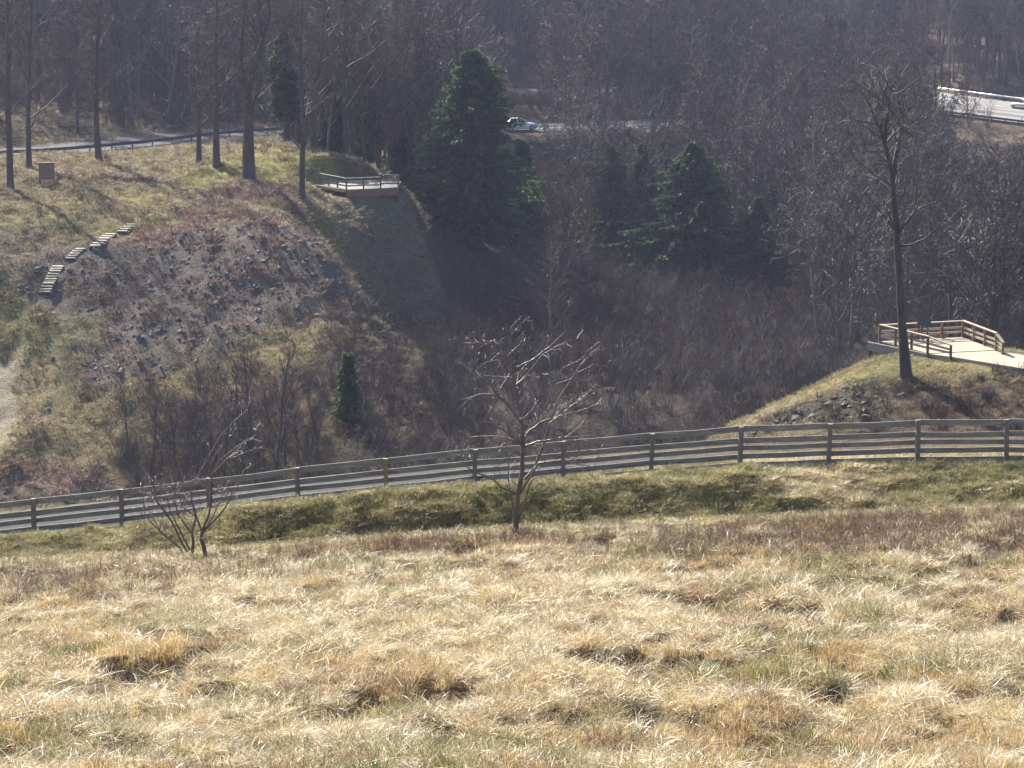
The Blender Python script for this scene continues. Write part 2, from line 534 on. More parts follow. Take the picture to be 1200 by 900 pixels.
class MB:
    """collects geometry"""
    def __init__(self):
        self.v = []
        self.f = []

    def box(self, c, s, rot=None, bev=0.0):
        """a box with chamfered long edges when bev > 0"""
        hx, hy, hz = s[0] / 2, s[1] / 2, s[2] / 2
        n = len(self.v)
        mt = rot.to_matrix() if isinstance(rot, Euler) else rot
        if bev <= 0:
            pts = [(-hx, -hy, -hz), (hx, -hy, -hz), (hx, hy, -hz), (-hx, hy, -hz), (-hx, -hy, hz), (hx, -hy, hz), (hx, hy, hz), (-hx, hy, hz)]
            fs = [(0, 3, 2, 1), (4, 5, 6, 7), (0, 1, 5, 4), (1, 2, 6, 5), (2, 3, 7, 6), (3, 0, 4, 7)]
        else:
            ring = [(-hy + bev, -hz), (hy - bev, -hz), (hy, -hz + bev), (hy, hz - bev), (hy - bev, hz), (-hy + bev, hz), (-hy, hz - bev), (-hy, -hz + bev)]
            pts = [(-hx, a, b) for a, b in ring] + [(hx, a, b) for a, b in ring]
            fs = [tuple(range(7, -1, -1)), tuple(range(8, 16))] + [(k, (k + 1) % 8, 8 + (k + 1) % 8, 8 + k) for k in range(8)]
        for p in pts:
            q = Vector(p)
            if mt is not None:
                q = mt @ q
            self.v.append(q + Vector(c))
        self.f += [tuple(i + n for i in f) for f in fs]
        return self

    def bar(self, a, b, w, h, up=Vector((0, 0, 1)), bev=0.0):
        """a timber from a to b, w wide, h high"""
        a = Vector(a)
        b = Vector(b)
        x = (b - a)
        L = x.length
        x.normalize()
        y = up.cross(x)
        if y.length < 1e-5:
            y = Vector((0, 1, 0))
        y.normalize()
        z = x.cross(y)
        mt = Matrix((x, y, z)).transposed()
        return self.box((a + b) / 2, (L, w, h), mt, bev)

    def tube(self, pts, rad, k=5, cap=True):
        n0 = len(self.v)
        m = len(pts)
        pv = None
        for i in range(m):
            d = pts[min(i + 1, m - 1)] - pts[max(i - 1, 0)]
            if d.length < 1e-9:
                d = Vector((0, 0, 1))
            d.normalize()
            if pv is None:
                a = d.cross(Vector((0.31, 0.87, 0.22)))
                if a.length < 1e-4:
                    a = d.cross(Vector((1, 0, 0)))
            else:
                a = pv - d * pv.dot(d)
            a.normalize()
            pv = a
            b = d.cross(a)
            r = rad[i]
            for j in range(k):
                t = 2 * math.pi * j / k
                self.v.append(pts[i] + a * (r * math.cos(t)) + b * (r * math.sin(t)))
        for i in range(m - 1):
            for j in range(k):
                p = n0 + i * k + j
                q = n0 + i * k + (j + 1) % k
                self.f.append((p, q, q + k, p + k))
        if cap:
            self.f.append(tuple(n0 + (m - 1) * k + j for j in range(k)))
        return self

    def obj(self, name, mat, parent=None, smooth_=False, link=True):
        return mesh_obj(name, self.v, self.f, mat, parent, smooth_, link)


def scatter(name, pts, rot, scl, idx, protos, label, cat, kind='stuff'):
    """uncountable cover: one object that instances a few small meshes on its points"""
    me = bpy.data.meshes.new(name)
    me.vertices.add(len(pts))
    me.vertices.foreach_set('co', np.asarray(pts, np.float32).ravel())
    a = me.attributes.new('rot', 'FLOAT_VECTOR', 'POINT')
    a.data.foreach_set('vector', np.asarray(rot, np.float32).ravel())
    a = me.attributes.new('scl', 'FLOAT_VECTOR', 'POINT')
    s = np.asarray(scl, np.float32)
    if s.ndim == 1:
        s = np.repeat(s[:, None], 3, 1)
    a.data.foreach_set('vector', s.ravel())
    a = me.attributes.new('idx', 'INT', 'POINT')
    a.data.foreach_set('value', np.asarray(idx, np.int32))
    me.update()
    o = bpy.data.objects.new(name, me)
    COL.objects.link(o)
    pc = bpy.data.collections.new(name + '_shapes')
    for k, p in enumerate(protos):
        p.name = '%s_shape_%02d' % (name, k)
        pc.objects.link(p)
    ng = bpy.data.node_groups.new(name + '_nodes', 'GeometryNodeTree')
    ng.interface.new_socket('Geometry', in_out='INPUT', socket_type='NodeSocketGeometry')
    ng.interface.new_socket('Geometry', in_out='OUTPUT', socket_type='NodeSocketGeometry')
    gi = ng.nodes.new('NodeGroupInput')
    go = ng.nodes.new('NodeGroupOutput')
    ci = ng.nodes.new('GeometryNodeCollectionInfo')
    ci.inputs['Collection'].default_value = pc
    ci.inputs['Separate Children'].default_value = True
    ci.inputs['Reset Children'].default_value = True
    ip = ng.nodes.new('GeometryNodeInstanceOnPoints')
    ip.inputs['Pick Instance'].default_value = True

    def attr(nm, dt):
        n = ng.nodes.new('GeometryNodeInputNamedAttribute')
        n.data_type = dt
        n.inputs['Name'].default_value = nm
        return n.outputs['Attribute']
    er = ng.nodes.new('FunctionNodeEulerToRotation')
    ng.links.new(attr('rot', 'FLOAT_VECTOR'), er.inputs[0])
    ng.links.new(gi.outputs[0], ip.inputs['Points'])
    ng.links.new(ci.outputs[0], ip.inputs['Instance'])
    ng.links.new(attr('idx', 'INT'), ip.inputs['Instance Index'])
    ng.links.new(er.outputs[0], ip.inputs['Rotation'])
    ng.links.new(attr('scl', 'FLOAT_VECTOR'), ip.inputs['Scale'])
    ng.links.new(ip.outputs[0], go.inputs[0])
    md = o.modifiers.new('cover', 'NODES')
    md.node_group = ng
    tag(o, label, cat, kind=kind)
    return o


# ------------------------------------------------------------------ the ground sheet
def axis(segs):
    out = []
    for a, b, s in segs:
        n = max(1, int(round((b - a) / s)))
        out += [a + (b - a) * k / n for k in range(n)]
    out.append(segs[-1][1])
    return np.array(out)


gx = axis([(-700, -110, 22), (-110, -60, 1.6), (-60, -14.5, 0.85), (-14.5, 14.5, 0.24), (14.5, 60, 0.85), (60, 110, 1.6), (110, 700, 22)])
gy = axis([(-80, 26, 3), (26, 68.5, 0.3), (68.5, 78, 0.16), (78, 130, 1.1), (130, 275, 0.75), (275, 560, 1.7), (560, 1250, 14)])
GX, GY = np.meshgrid(gx, gy)
GZ = terrain(GX.ravel(), GY.ravel()).reshape(GX.shape)
ny, nx = GX.shape

# ground colours: base by zone plus patches, shade painted into some
straw = np.array([0.20, 0.145, 0.08])
col = np.zeros((ny, nx, 3))
col[:] = straw


def paint(mask, c):
    global col
    col = col * (1 - mask[..., None]) + np.array(c) * mask[..., None]


n1 = fbm(GX * 0.06, GY * 0.06, 4)
n2 = fbm(GX * 0.25 + 50, GY * 0.2, 3)
paint((1 - smooth(68, 69, GY)) * hollow(GX, GY) * 0.85, (0.13, 0.095, 0.06))  # bare soil in the hollows, with the tussocks' shade painted in
paint(smooth(67.6, 68.2, GY), (0.25, 0.24, 0.10))
paint(smooth(69.6, 70.2, GY) * (1 - smooth(72.2, 73, GY)), (0.19, 0.165, 0.075))
paint(smooth(73.2, 73.6, GY), (0.16, 0.135, 0.08))
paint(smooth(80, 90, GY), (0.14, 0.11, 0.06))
paint(smooth(160, 190, GY) * smooth(-0.12, 0.12, n1), (0.20, 0.165, 0.085))
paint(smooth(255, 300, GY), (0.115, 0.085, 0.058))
paint(smooth(270, 330, GY) * smooth(0.0, 0.2, n2), (0.17, 0.125, 0.08))
paint(smooth(80, 90, GY) * smooth(-13.5, -10.5, GX + 3 * n2) * (1 - smooth(300, 330, GY)), (0.072, 0.057, 0.043))  # brown leaf litter, darkened further to paint in the gorge's shade


def blob(px, py, rx, ry, c, s=1.0, y0=90.0, ang=0.0):
    p = hit(px, py, y0)
    dx = GX - p.x
    dy = GY - p.y
    ca, sa = math.cos(ang), math.sin(ang)
    d = np.hypot((dx * ca + dy * sa) / rx, (-dx * sa + dy * ca) / ry) + 0.5 * n2
    paint((1 - smooth(0.75, 1.15, d)) * s, c)


GREEN = (0.19, 0.185, 0.075)
YEL = (0.27, 0.22, 0.105)
GREY = (0.152, 0.131, 0.110)
RED = (0.175, 0.115, 0.087)
SAND = (0.36, 0.31, 0.22)
for b_ in [(240, 260, 11, 7, RED, .9), (130, 300, 8, 8, RED, .85), (240, 325, 11, 8, GREY, 1), (150, 330, 6, 6, GREY, .9), (330, 290, 8, 7, GREY, .9), (180, 395, 9, 6, RED, .8), (120, 420, 5, 4, GREY, .7),
           (210, 365, 9, 5, GREY, 1), (120, 365, 4, 5, GREY, .9), (320, 330, 6, 6, GREY, .9), (290, 300, 9, 6, GREY, .9), (250, 425, 8, 3.5, YEL, .9), (355, 365, 3.5, 4, YEL, .7), (40, 400, 6, 8, GREEN, .8), (20, 340, 5, 4, GREEN, .8), (130, 250, 8, 6, YEL, .8), (60, 265, 6, 4, GREEN, .7), (20, 300, 4, 5, GREY, .7),
           (280, 192, 6, 6, (0.26, 0.25, 0.08), 1), (330, 185, 5, 6, (0.27, 0.25, 0.08), 1), (220, 215, 6, 3, GREEN, .8), (300, 230, 5, 4, RED, .8), (350, 262, 4, 2.5, GREEN, .9), (165, 215, 4, 4, RED, .6),
           (0, 495, 1.8, 5, SAND, 1), (30, 470, 2.2, 6, (0.28, 0.22, 0.12), .9), (60, 520, 5, 4, (0.25, 0.2, 0.1), .8), (80, 575, 10, 2, GREY, .9), (40, 560, 6, 2, RED, .8), (300, 460, 6, 2, (0.24, 0.17, 0.11), .9),
           (385, 330, 1.6, 4, YEL, .9), (400, 270, 2.5, 5, GREEN, .6), (455, 280, 5, 7, (0.165, 0.145, 0.098), 1), (375, 300, 3.5, 6, GREY, .9), (345, 330, 5, 6, GREY, .9), (180, 405, 7, 4, GREY, .8), (620, 128, 14, 24, (0.085, 0.07, 0.05), 1), (90, 330, 4, 5, GREY, .8), (-4, 490, 1.5, 9, SAND, 1), (130, 150, 24, 12, (0.105, 0.088, 0.052), 1)]:  # last patch: slope beyond the road, tree shade painted into its colour
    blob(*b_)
for b_ in [(1060, 425, 2.2, 1.6, GREEN, 1), (1120, 430, 2.6, 1.8, YEL, .9), (960, 455, 3, 1.6, YEL, .9), (900, 480, 2.5, 1.6, (0.24, 0.19, 0.12), 1), (985, 478, 3.2, 2.4, (0.088, 0.080, 0.07), 1), (1050, 482, 4, 1.8, (0.09, 0.08, 0.065), .9),
           (1150, 470, 5, 2.4, (0.14, 0.105, 0.07), .9), (1120, 515, 8, 2, (0.165, 0.115, 0.08), .9), (1160, 533, 8, 1.2, (0.26, 0.2, 0.1), .9), (900, 520, 4, 1.5, (0.24, 0.2, 0.12), .8), (1170, 165, 9, 4, (0.24, 0.19, 0.11), .9)]:
    blob(*b_)
# turf by the toe, straw patch on the right hand bank
for (px, Y_, rx, ry, c) in [(965, 71.6, 1.9, 1.3, (0.36, 0.28, 0.18)), (1010, 72.2, 1.4, 0.6, (0.36, 0.29, 0.19)), (880, 71.9, 1.0, 0.6, (0.12, 0.16, 0.04)), (1130, 72.4, 2.2, 0.5, (0.15, 0.16, 0.06))]:
    d = np.hypot((GX - X(px, Y_, 570)) / rx, (GY - Y_) / ry) + 0.5 * fbm(GX * 1.3, GY * 1.3, 2)
    paint(1 - smooth(0.7, 1.1, d), c)
paint(smooth(73.7, 74.0, GY) * (1 - smooth(92, 97, GY)) * smooth(2.5, 6, GX + 2 * n2), (0.135, 0.10, 0.068))
paint(smooth(73.7, 73.9, GY) * (1 - smooth(74.8, 75.6, GY + n2)) * smooth(3.5, 7, GX + 2 * n2), (0.30, 0.235, 0.12))
# grey track at the foot of the bank
d = np.abs(GY - 69.45) + 0.15 * fbm(GX * 0.8, GY * 0.8, 2)
paint((1 - smooth(0.12, 0.22, d)) * smooth(X(600, 69.4, 620), X(660, 69.4, 620), GX) * (1 - smooth(X(900, 69.4, 620), X(960, 69.4, 620), GX)), (0.27, 0.26, 0.245))

verts = np.stack([GX, GY, GZ], -1).reshape(-1, 3)
ii = np.arange(ny * nx).reshape(ny, nx)
quads = np.stack([ii[:-1, :-1], ii[:-1, 1:], ii[1:, 1:], ii[1:, :-1]], -1).reshape(-1, 4)
gm = bpy.data.meshes.new('ground')
gm.vertices.add(len(verts))
gm.vertices.foreach_set('co', verts.astype(np.float32).ravel())
gm.loops.add(quads.size)
gm.loops.foreach_set('vertex_index', quads.astype(np.int32).ravel())
gm.polygons.add(len(quads))
gm.polygons.foreach_set('loop_start', np.arange(0, quads.size, 4, dtype=np.int32))
gm.polygons.foreach_set('use_smooth', np.ones(len(quads), bool))
gm.update()
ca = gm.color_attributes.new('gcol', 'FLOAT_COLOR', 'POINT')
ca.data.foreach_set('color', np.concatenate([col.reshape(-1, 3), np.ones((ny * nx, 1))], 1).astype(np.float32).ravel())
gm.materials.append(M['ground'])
ground = bpy.data.objects.new('ground', gm)
COL.objects.link(ground)
tag(ground, 'rough grassy slopes and wooded valley ground', kind='structure')


# ------------------------------------------------------------------ roads and paths
def resample(pl, step):
    out = []
    for a, b in zip(pl[:-1], pl[1:]):
        n = max(1, int(np.linalg.norm(b - a) / step))
        out += [a + (b - a) * k / n for k in range(n)]
    out.append(pl[-1])
    out = np.array(out)
    for _ in range(6):
        out[1:-1] = 0.25 * out[:-2] + 0.5 * out[1:-1] + 0.25 * out[2:]
    return out


def offset(pl, o):
    t = np.gradient(pl[:, :2], axis=0)
    t /= np.linalg.norm(t, axis=1)[:, None]
    q = pl.copy()
    q[:, 0] += -t[:, 1] * o
    q[:, 1] += t[:, 0] * o
    return q


def strip(name, pl, o0, o1, dz, mat, parent=None, kind=None, label=None):
    a = offset(pl, o0)
    b = offset(pl, o1)
    v = [Vector((p[0], p[1], p[2] + dz)) for p in a] + [Vector((p[0], p[1], p[2] + dz)) for p in b]
    n = len(a)
    f = [(k, k + 1, n + k + 1, n + k) for k in range(n - 1)]
    o = mesh_obj(name, v, f, mat, parent)
    if kind:
        tag(o, label, kind=kind)
    return o


RD = {k: resample(v[0], 2.0) for k, v in ROADS.items()}
rd = strip('road', RD['road'], -3.4, 5.4, 0.02, 'asphalt', kind='structure', label='narrow asphalt road along the foot of the wooded hill')
strip('road_marking', RD['road'], -0.12, 0.12, 0.026, 'paint', rd)
strip('upper_road', RD['upper_road'], -3.0, 3.0, 0.02, 'asphalt', kind='structure', label='short stretch of upper road among bare trees')
hw = strip('highway', RD['highway'], -11.2, 11.2, 0.02, 'concrete', kind='structure', label='pale four lane concrete highway on the far bench')
for (a, b, m_) in [(1.6, 4.2, 'lane_dark'), (-1.4, -0.8, 'lane_dark'), (8.2, 10.4, 'lane_dark')]:
    strip('highway_strip', RD['highway'], a, b, 0.028, m_, hw)
for o_ in (-9.4, -5.2, 4.6, 8.0):
    strip('lane_line', RD['highway'], o_ - 0.07, o_ + 0.07, 0.034, 'paint', hw)

# paved footpath behind the board fence
fpv, fpx = [], np.arange(-30, 7.01, 0.5)
for x_ in fpx:
    hw_ = 1.15 * float(1 - smooth(-3.0, 7.0, np.array(x_ + 0.5 * math.sin(x_ * 3)))) + 0.02
    for s_ in (-1, 1):
        y_ = 75.2 + s_ * hw_
        fpv.append(Vector((x_, y_, gz(x_, y_) + 0.035)))
fpo = mesh_obj('footpath', fpv, [(2 * k, 2 * k + 2, 2 * k + 3, 2 * k + 1) for k in range(len(fpx) - 1)], 'gravel')
tag(fpo, 'grey gravel footpath behind the board fence', kind='structure')


def guardrail(name, pl, off, h, matb, matp, label, bw=0.31, step=2.0, pw=0.12, every=1, rails=1):
    q = offset(pl, off)
    root = thing(name, Vector(q[0]), label, 'guardrail')
    o0 = Vector(q[0])
    # W-beam: corrugated ribbon with thickness
    prof = [(0.0, 0.0), (0.06, 0.25), (0.0, 0.5), (0.06, 0.75), (0.0, 1.0)]
    for rr in range(rails):
        b = MB()
        n = len(q)
        sgn = 1 if off > 0 else -1
        for k in range(n):
            t = Vector(q[min(k + 1, n - 1)] - q[max(k - 1, 0)])
            t.z = 0
            t.normalize()
            nr = Vector((-t.y, t.x, 0)) * -sgn
            for side in (0, 0.02):
                for (a, c) in prof:
                    b.v.append(Vector(q[k]) - o0 + nr * (a - side + 0.05) + Vector((0, 0, h - bw + bw * c - rr * (bw + 0.12))))
        m = len(prof)
        for k in range(n - 1):
            for side in (0, 1):
                for j in range(m - 1):
                    p = k * 2 * m + side * m + j
                    b.f.append((p, p + 1, p + 1 + 2 * m, p + 2 * m))
            for j in (0, m - 1):
                p = k * 2 * m + j
                b.f.append((p, p + m, p + m + 2 * m, p + 2 * m))
        b.obj('beam', matb, root)
    pm = MB().box((0, 0, (h + 0.02 - 0.4) / 2), (pw, pw, h + 0.02 + 0.4)).obj('post', matp, link=False).data
    for k in range(0, len(q), every):
        p = share('post', pm, root)
        p.location = Vector(q[k]) - o0
    return root


gr_pl = RD['road'][:int(len(RD['road']) * 0.60)]
guardrail('guardrail', gr_pl, -3.75, 0.72, 'rail_dark', 'rail_dark', 'dark guardrail along the road above the grassy hillside', every=2)
hp = RD['highway']
guardrail('guardrail', hp, 11.5, 0.8, 'rail_dark', 'rail_dark', 'dark two rail guardrail on the embankment side of the highway', rails=2, every=1, pw=0.16)
guardrail('guardrail', hp, -11.5, 0.78, 'steel', 'rail_dark', 'bright galvanised guardrail along the wooded side of the highway', every=1)


# ------------------------------------------------------------------ board fence
FY = 73.6
fence = thing('board_fence', Vector((0, FY, gz(0, FY))), 'long weathered grey board fence running along the top of the grassy bank', 'fence')
f0 = fence.location.copy()
_zf = NEAR[8]
posts = []
for k in range(-2, 16):
    px = 38 + 103.6 * k if k < 6 else 38 + 103.6 * 6 + (k - 6) * 103.7
    x_ = X(px, FY, 560)
    posts.append(Vector((x_, FY, float(np.interp(x_, _zf[1], _zf[2])))))
sp = [(1.095, 0.155), (0.785, 0.145), (0.575, 0.128), (0.36, 0.138), (0.13, 0.12)]
for k, p in enumerate(posts):
    h = 1.10 + R.uniform(-0.015, 0.02)
    mb = MB()
    mb.box((0, 0, (h - 0.5) / 2), (0.115, 0.115, h + 0.5), Euler((R.uniform(-.03, .03), R.uniform(-.035, .035), R.uniform(-.08, .08))))
    newer = (k == 6)
    po = mb.obj('post', 'post_new' if newer else 'post_grey', fence)
    po.location = p - f0 + Vector((0, -0.02, 0))
    if newer:
        po['label'] = 'newer yellowish post'
    if k + 1 < len(posts):
        q = posts[k + 1]
        for j, (top, hh) in enumerate(sp):
            b = MB()
            a_ = Vector((p.x + 0.004, FY + 0.062 + R.uniform(0, 0.004), p.z + top - hh / 2 + R.uniform(-.012, .012)))
            c_ = Vector((q.x - 0.004, FY + 0.062 + R.uniform(0, 0.004), q.z + top - hh / 2 + R.uniform(-.012, .012)))
            mid = (a_ + c_) / 2 + Vector((0, R.uniform(-.004, .008), R.uniform(-.022, .004)))
            b.bar(a_ - f0, mid - f0, 0.03, hh)
            b.bar(mid - f0, c_ - f0, 0.03, hh)
            b.obj('board', 'wood_grey', fence)


# ------------------------------------------------------------------ the two lookouts
def on_plane(px, py, z0):
    d = P(px, py, 1.0)
    return Vector((d.x * z0 / d.z, z0 / d.z, z0))


def slab(name, poly, thick, mat, parent, org):
    n = len(poly)
    v = [p - org for p in poly] + [p - org - Vector((0, 0, thick)) for p in poly]
    f = [tuple(range(n)), tuple(range(2 * n - 1, n - 1, -1))] + [(k, n + k, n + (k + 1) % n, (k + 1) % n) for k in range(n)]
    return mesh_obj(name, v, f, mat, parent)


def planks(poly, d, wdt, gap, thick, mat, parent, org, name='plank'):
    """deck boards cut to the outline: strips across direction d"""
    d = d.normalized()
    nrm = Vector((-d.y, d.x, 0))
    s = [p.dot(nrm) for p in poly]
    k = min(s)
    out = []
    while k < max(s) - 0.02:
        lo, hi = k + gap / 2, min(k + wdt - gap / 2, max(s))
        pts = poly
        for (lim, sg) in ((lo, 1), (hi, -1)):
            res = []
            for a, b in zip(pts, pts[1:] + pts[:1]):
                da = sg * (a.dot(nrm) - lim)
                db = sg * (b.dot(nrm) - lim)
                if da >= 0:
                    res.append(a)
                if (da > 0) != (db > 0) and abs(da - db) > 1e-9:
                    res.append(a + (b - a) * (da / (da - db)))
            pts = res
            if len(pts) < 3:
                break
        if len(pts) >= 3:
            out.append(slab(name, [p + Vector((0, 0, R.uniform(-.003, .003))) for p in pts], thick, mat, parent, org))
        k += wdt
    return out


def railing(parent, org, pts, hs, mat_post, mat_rail, npost, rails=(0.32, 0.60), cap=True, skip_first=False):
    """posts and rails from pts[0] to pts[1]; hs = heights at the two ends"""
    a, b = pts
    for k in range(1 if skip_first else 0, npost):
        t = k / (npost - 1)
        p = a + (b - a) * t
        h = hs[0] + (hs[1] - hs[0]) * t
        MB().box(p - org + Vector((0, 0, h / 2 - 0.2)), (0.13, 0.13, h + 0.36)).obj('post', mat_post, parent)
    d = (b - a).normalized()
    for r_ in rails:
        MB().bar(a - org + Vector((0, 0, r_ * hs[0])), b - org + Vector((0, 0, r_ * hs[1])), 0.045, 0.12).obj('rail', mat_rail, parent)
    if cap:
        MB().bar(a - d * 0.04 - org + Vector((0, 0, hs[0] + 0.005)), b + d * 0.04 - org + Vector((0, 0, hs[1] + 0.005)), 0.17, 0.05).obj('top_rail', mat_rail, parent)


# right hand lookout
Z0 = -28.7
A_, B_, C_, D_ = (on_plane(*q, Z0) for q in [(1031, 400), (1128, 395), (1167, 410), (1087, 414)])
org = D_.copy()
deck = thing('observation_deck', org, 'tan timber lookout deck beside a tall bare tree, with a pale walkway', 'deck')
planks([D_, C_, B_, A_], (C_ - D_), 0.29, 0.012, 0.045, 'deck', deck, org)
slab('frame', [p + Vector((0, 0, -0.052)) for p in [D_, C_, B_, A_]], 0.22, 'dark_timber', deck, org)
E_ = on_plane(1114, 417.5, Z0 - 0.02)
F_ = on_plane(1175, 413.5, Z0 - 0.02)
for (a, b, hs, n_, sk) in [(A_, D_, (0.9, 0.9), 4, False), (D_, E_, (0.9, 0.58), 2, True), (A_, B_, (0.88, 0.88), 5, True), (B_, C_, (0.9, 0.9), 4, True), (C_, F_, (0.9, 0.55), 2, True)]:
    railing(deck, org, (a, b), hs, 'wood_brown', 'wood_tan', n_, skip_first=sk)
sk0 = on_plane(1018, 400, Z0)
dd = (D_ - sk0)
MB().bar(sk0 - org + Vector((-0.05, -0.14, -0.22)), D_ - org + Vector((-0.05, -0.14, -0.22)), 0.09, 0.48, bev=0.02).obj('retaining_board', 'wood_grey', deck)
for t_ in (0.02, 0.5, 0.95):
    p_ = sk0 + dd * t_
    MB().box(p_ - org + Vector((0.0, -0.06, -0.6)), (0.15, 0.15, 0.9)).obj('pile', 'dark_timber', deck)
# walkway: concrete slabs
wn_ = [on_plane(*q) for q in [(1088, 414.6, Z0 - .03), (1116, 418.2, Z0 - .05), (1155, 424.5, Z0 - .1), (1200, 432, Z0 - .15), (1260, 444, Z0 - .25), (1330, 458, Z0 - .35)]]
wf_ = [on_plane(*q) for q in [(1166, 410.4, Z0 - .03), (1176, 412.5, Z0 - .05), (1188, 414.2, Z0 - .1), (1204, 416.6, Z0 - .15), (1260, 424, Z0 - .25), (1330, 433, Z0 - .35)]]
for k in range(len(wn_) - 1):
    slab('walkway_slab', [wn_[k].lerp(wn_[k + 1], 0.004), wn_[k + 1], wf_[k + 1], wf_[k].lerp(wf_[k + 1], 0.004)], 0.35, 'deck', deck, org)
# sloping information panel on legs at the back rail
sp_ = on_plane(1082, 398.4, Z0)
sg = thing('information_sign', sp_, 'dark green slanted information panel at the deck railing', 'sign', rz=math.atan2((B_ - A_).y, (B_ - A_).x))
MB().box((0, 0, 1.05), (0.72, 0.05, 0.42), Euler((math.radians(-38), 0, 0))).obj('panel', 'sign_face', sg)
MB().box((0, -0.012, 1.04), (0.78, 0.05, 0.48), Euler((math.radians(-38), 0, 0))).obj('frame', 'rail_dark', sg).location = (0, 0.035, -0.02)
for s_ in (-0.26, 0.26):
    MB().box((s_, 0.04, 0.5), (0.06, 0.06, 1.0)).obj('leg', 'rail_dark', sg)

# left hand lookout, on the shaded brow of the far abutment
Z1 = -32.6
LP = [on_plane(*q, Z1) for q in [(375, 216), (406, 222), (446, 220.4), (467, 219.2), (470, 212.5), (380, 209)]]
org = LP[1].copy()
deck2 = thing('observation_deck', org, 'brown timber lookout deck on the shaded brow beside the large hemlock', 'deck')
planks([LP[1], LP[2], LP[3], LP[4], LP[5], LP[0]], LP[2] - LP[1], 0.29, 0.012, 0.045, 'wood_grey', deck2, org)
for (a, b, hs, n_, sk) in [(LP[0], LP[1], (0.93, 0.93), 4, False), (LP[1], LP[2], (0.93, 0.93), 3, True), (LP[2] + Vector((0, .02, 0)), LP[3], (1.18, 1.0), 2, False)]:
    railing(deck2, org, (a, b), hs, 'wood_brown', 'wood_grey', n_, skip_first=sk)
MB().bar(LP[1] - org + Vector((0, -0.12, -0.36)), LP[3] - org + Vector((0, -0.12, -0.36)), 0.12, 0.66, bev=0.02).obj('skirt_board', 'wood_brown', deck2)
MB().bar(LP[0] - org + Vector((-0.6, -0.10, -0.1)), LP[1] - org + Vector((-0.07, -0.10, -0.12)), 0.12, 0.28, bev=0.02).obj('kerb_board', 'wood_tan', deck2)
for t_ in (0.03, 0.35, 0.7, 0.97):
    p_ = LP[1].lerp(LP[3], t_)
    MB().box(p_ - org + Vector((0.0, 0.06, -0.9)), (0.16, 0.16, 1.6)).obj('pile', 'dark_timber', deck2)

# ------------------------------------------------------------------ hillside steps
FLIGHTS = []
for (a, b, n_, w_, lab) in [((52.7, 344), (68, 314.5), 11, 0.86, 'long lowest flight of pale timber steps on the rocky hillside'),
                            ((82.7, 304.5), (94, 294), 5, 0.76, 'short flight of timber steps just above the lowest long flight'),
                            ((112, 290), (129.3, 276.6), 6, 0.80, 'six step timber flight between two shorter flights on the hillside'),
                            ((143.3, 273), (154.7, 265.3), 4, 0.80, 'topmost short flight of timber steps below the grassy brow')]:
    pa, pb = hit(*a, y0=180), hit(*b, y0=180)
    pa.z += 0.06
    pb.z += 0.06
    FLIGHTS.append((pa, pb))
    fl = thing('stair_flight', pa, lab, 'steps', 'timber steps on the hillside')
    for k in range(n_):
        t_ = k / (n_ - 1)
        p_ = pa.lerp(pb, t_)
        p_.z = max(p_.z, gz(p_.x, p_.y)) * 0.5 + p_.z * 0.5
        MB().box(p_ - pa + Vector((R.uniform(-.02, .02), 0, 0.10)), (w_, max(0.28, (pb - pa).y / n_ * 0.66), 0.08), Euler((R.uniform(-.03, .03), R.uniform(-.03, .03), R.uniform(-.03, .03)))).obj('step', 'tread', fl)
    for s_ in (-1, 1):
        e0 = Vector((s_ * (w_ / 2 + 0.05), -0.2, -0.16))
        MB().bar(e0, pb - pa + e0 + Vector((0, 0.4, 0.12)), 0.09, 0.34).obj('stringer', 'dark_timber', fl)

# panel at the upper left
p_ = hit(55, 214.5, y0=200)
pn = thing('notice_board', p_, 'brown boarded notice panel standing on the brow below the road guardrail', 'notice board', rz=0.1)
for k in range(5):
    MB().box((-0.52 + 0.26 * k, 0, 0.98), (0.252, 0.06, 1.35)).obj('board', 'panel_brown', pn)
for s_ in (-0.6, 0.6):
    MB().box((s_, 0.06, 0.75), (0.11, 0.11, 1.9)).obj('post', 'dark_timber', pn)
MB().box((0, 0, 1.70), (1.42, 0.34, 0.07)).obj('cap', 'wood_brown', pn)


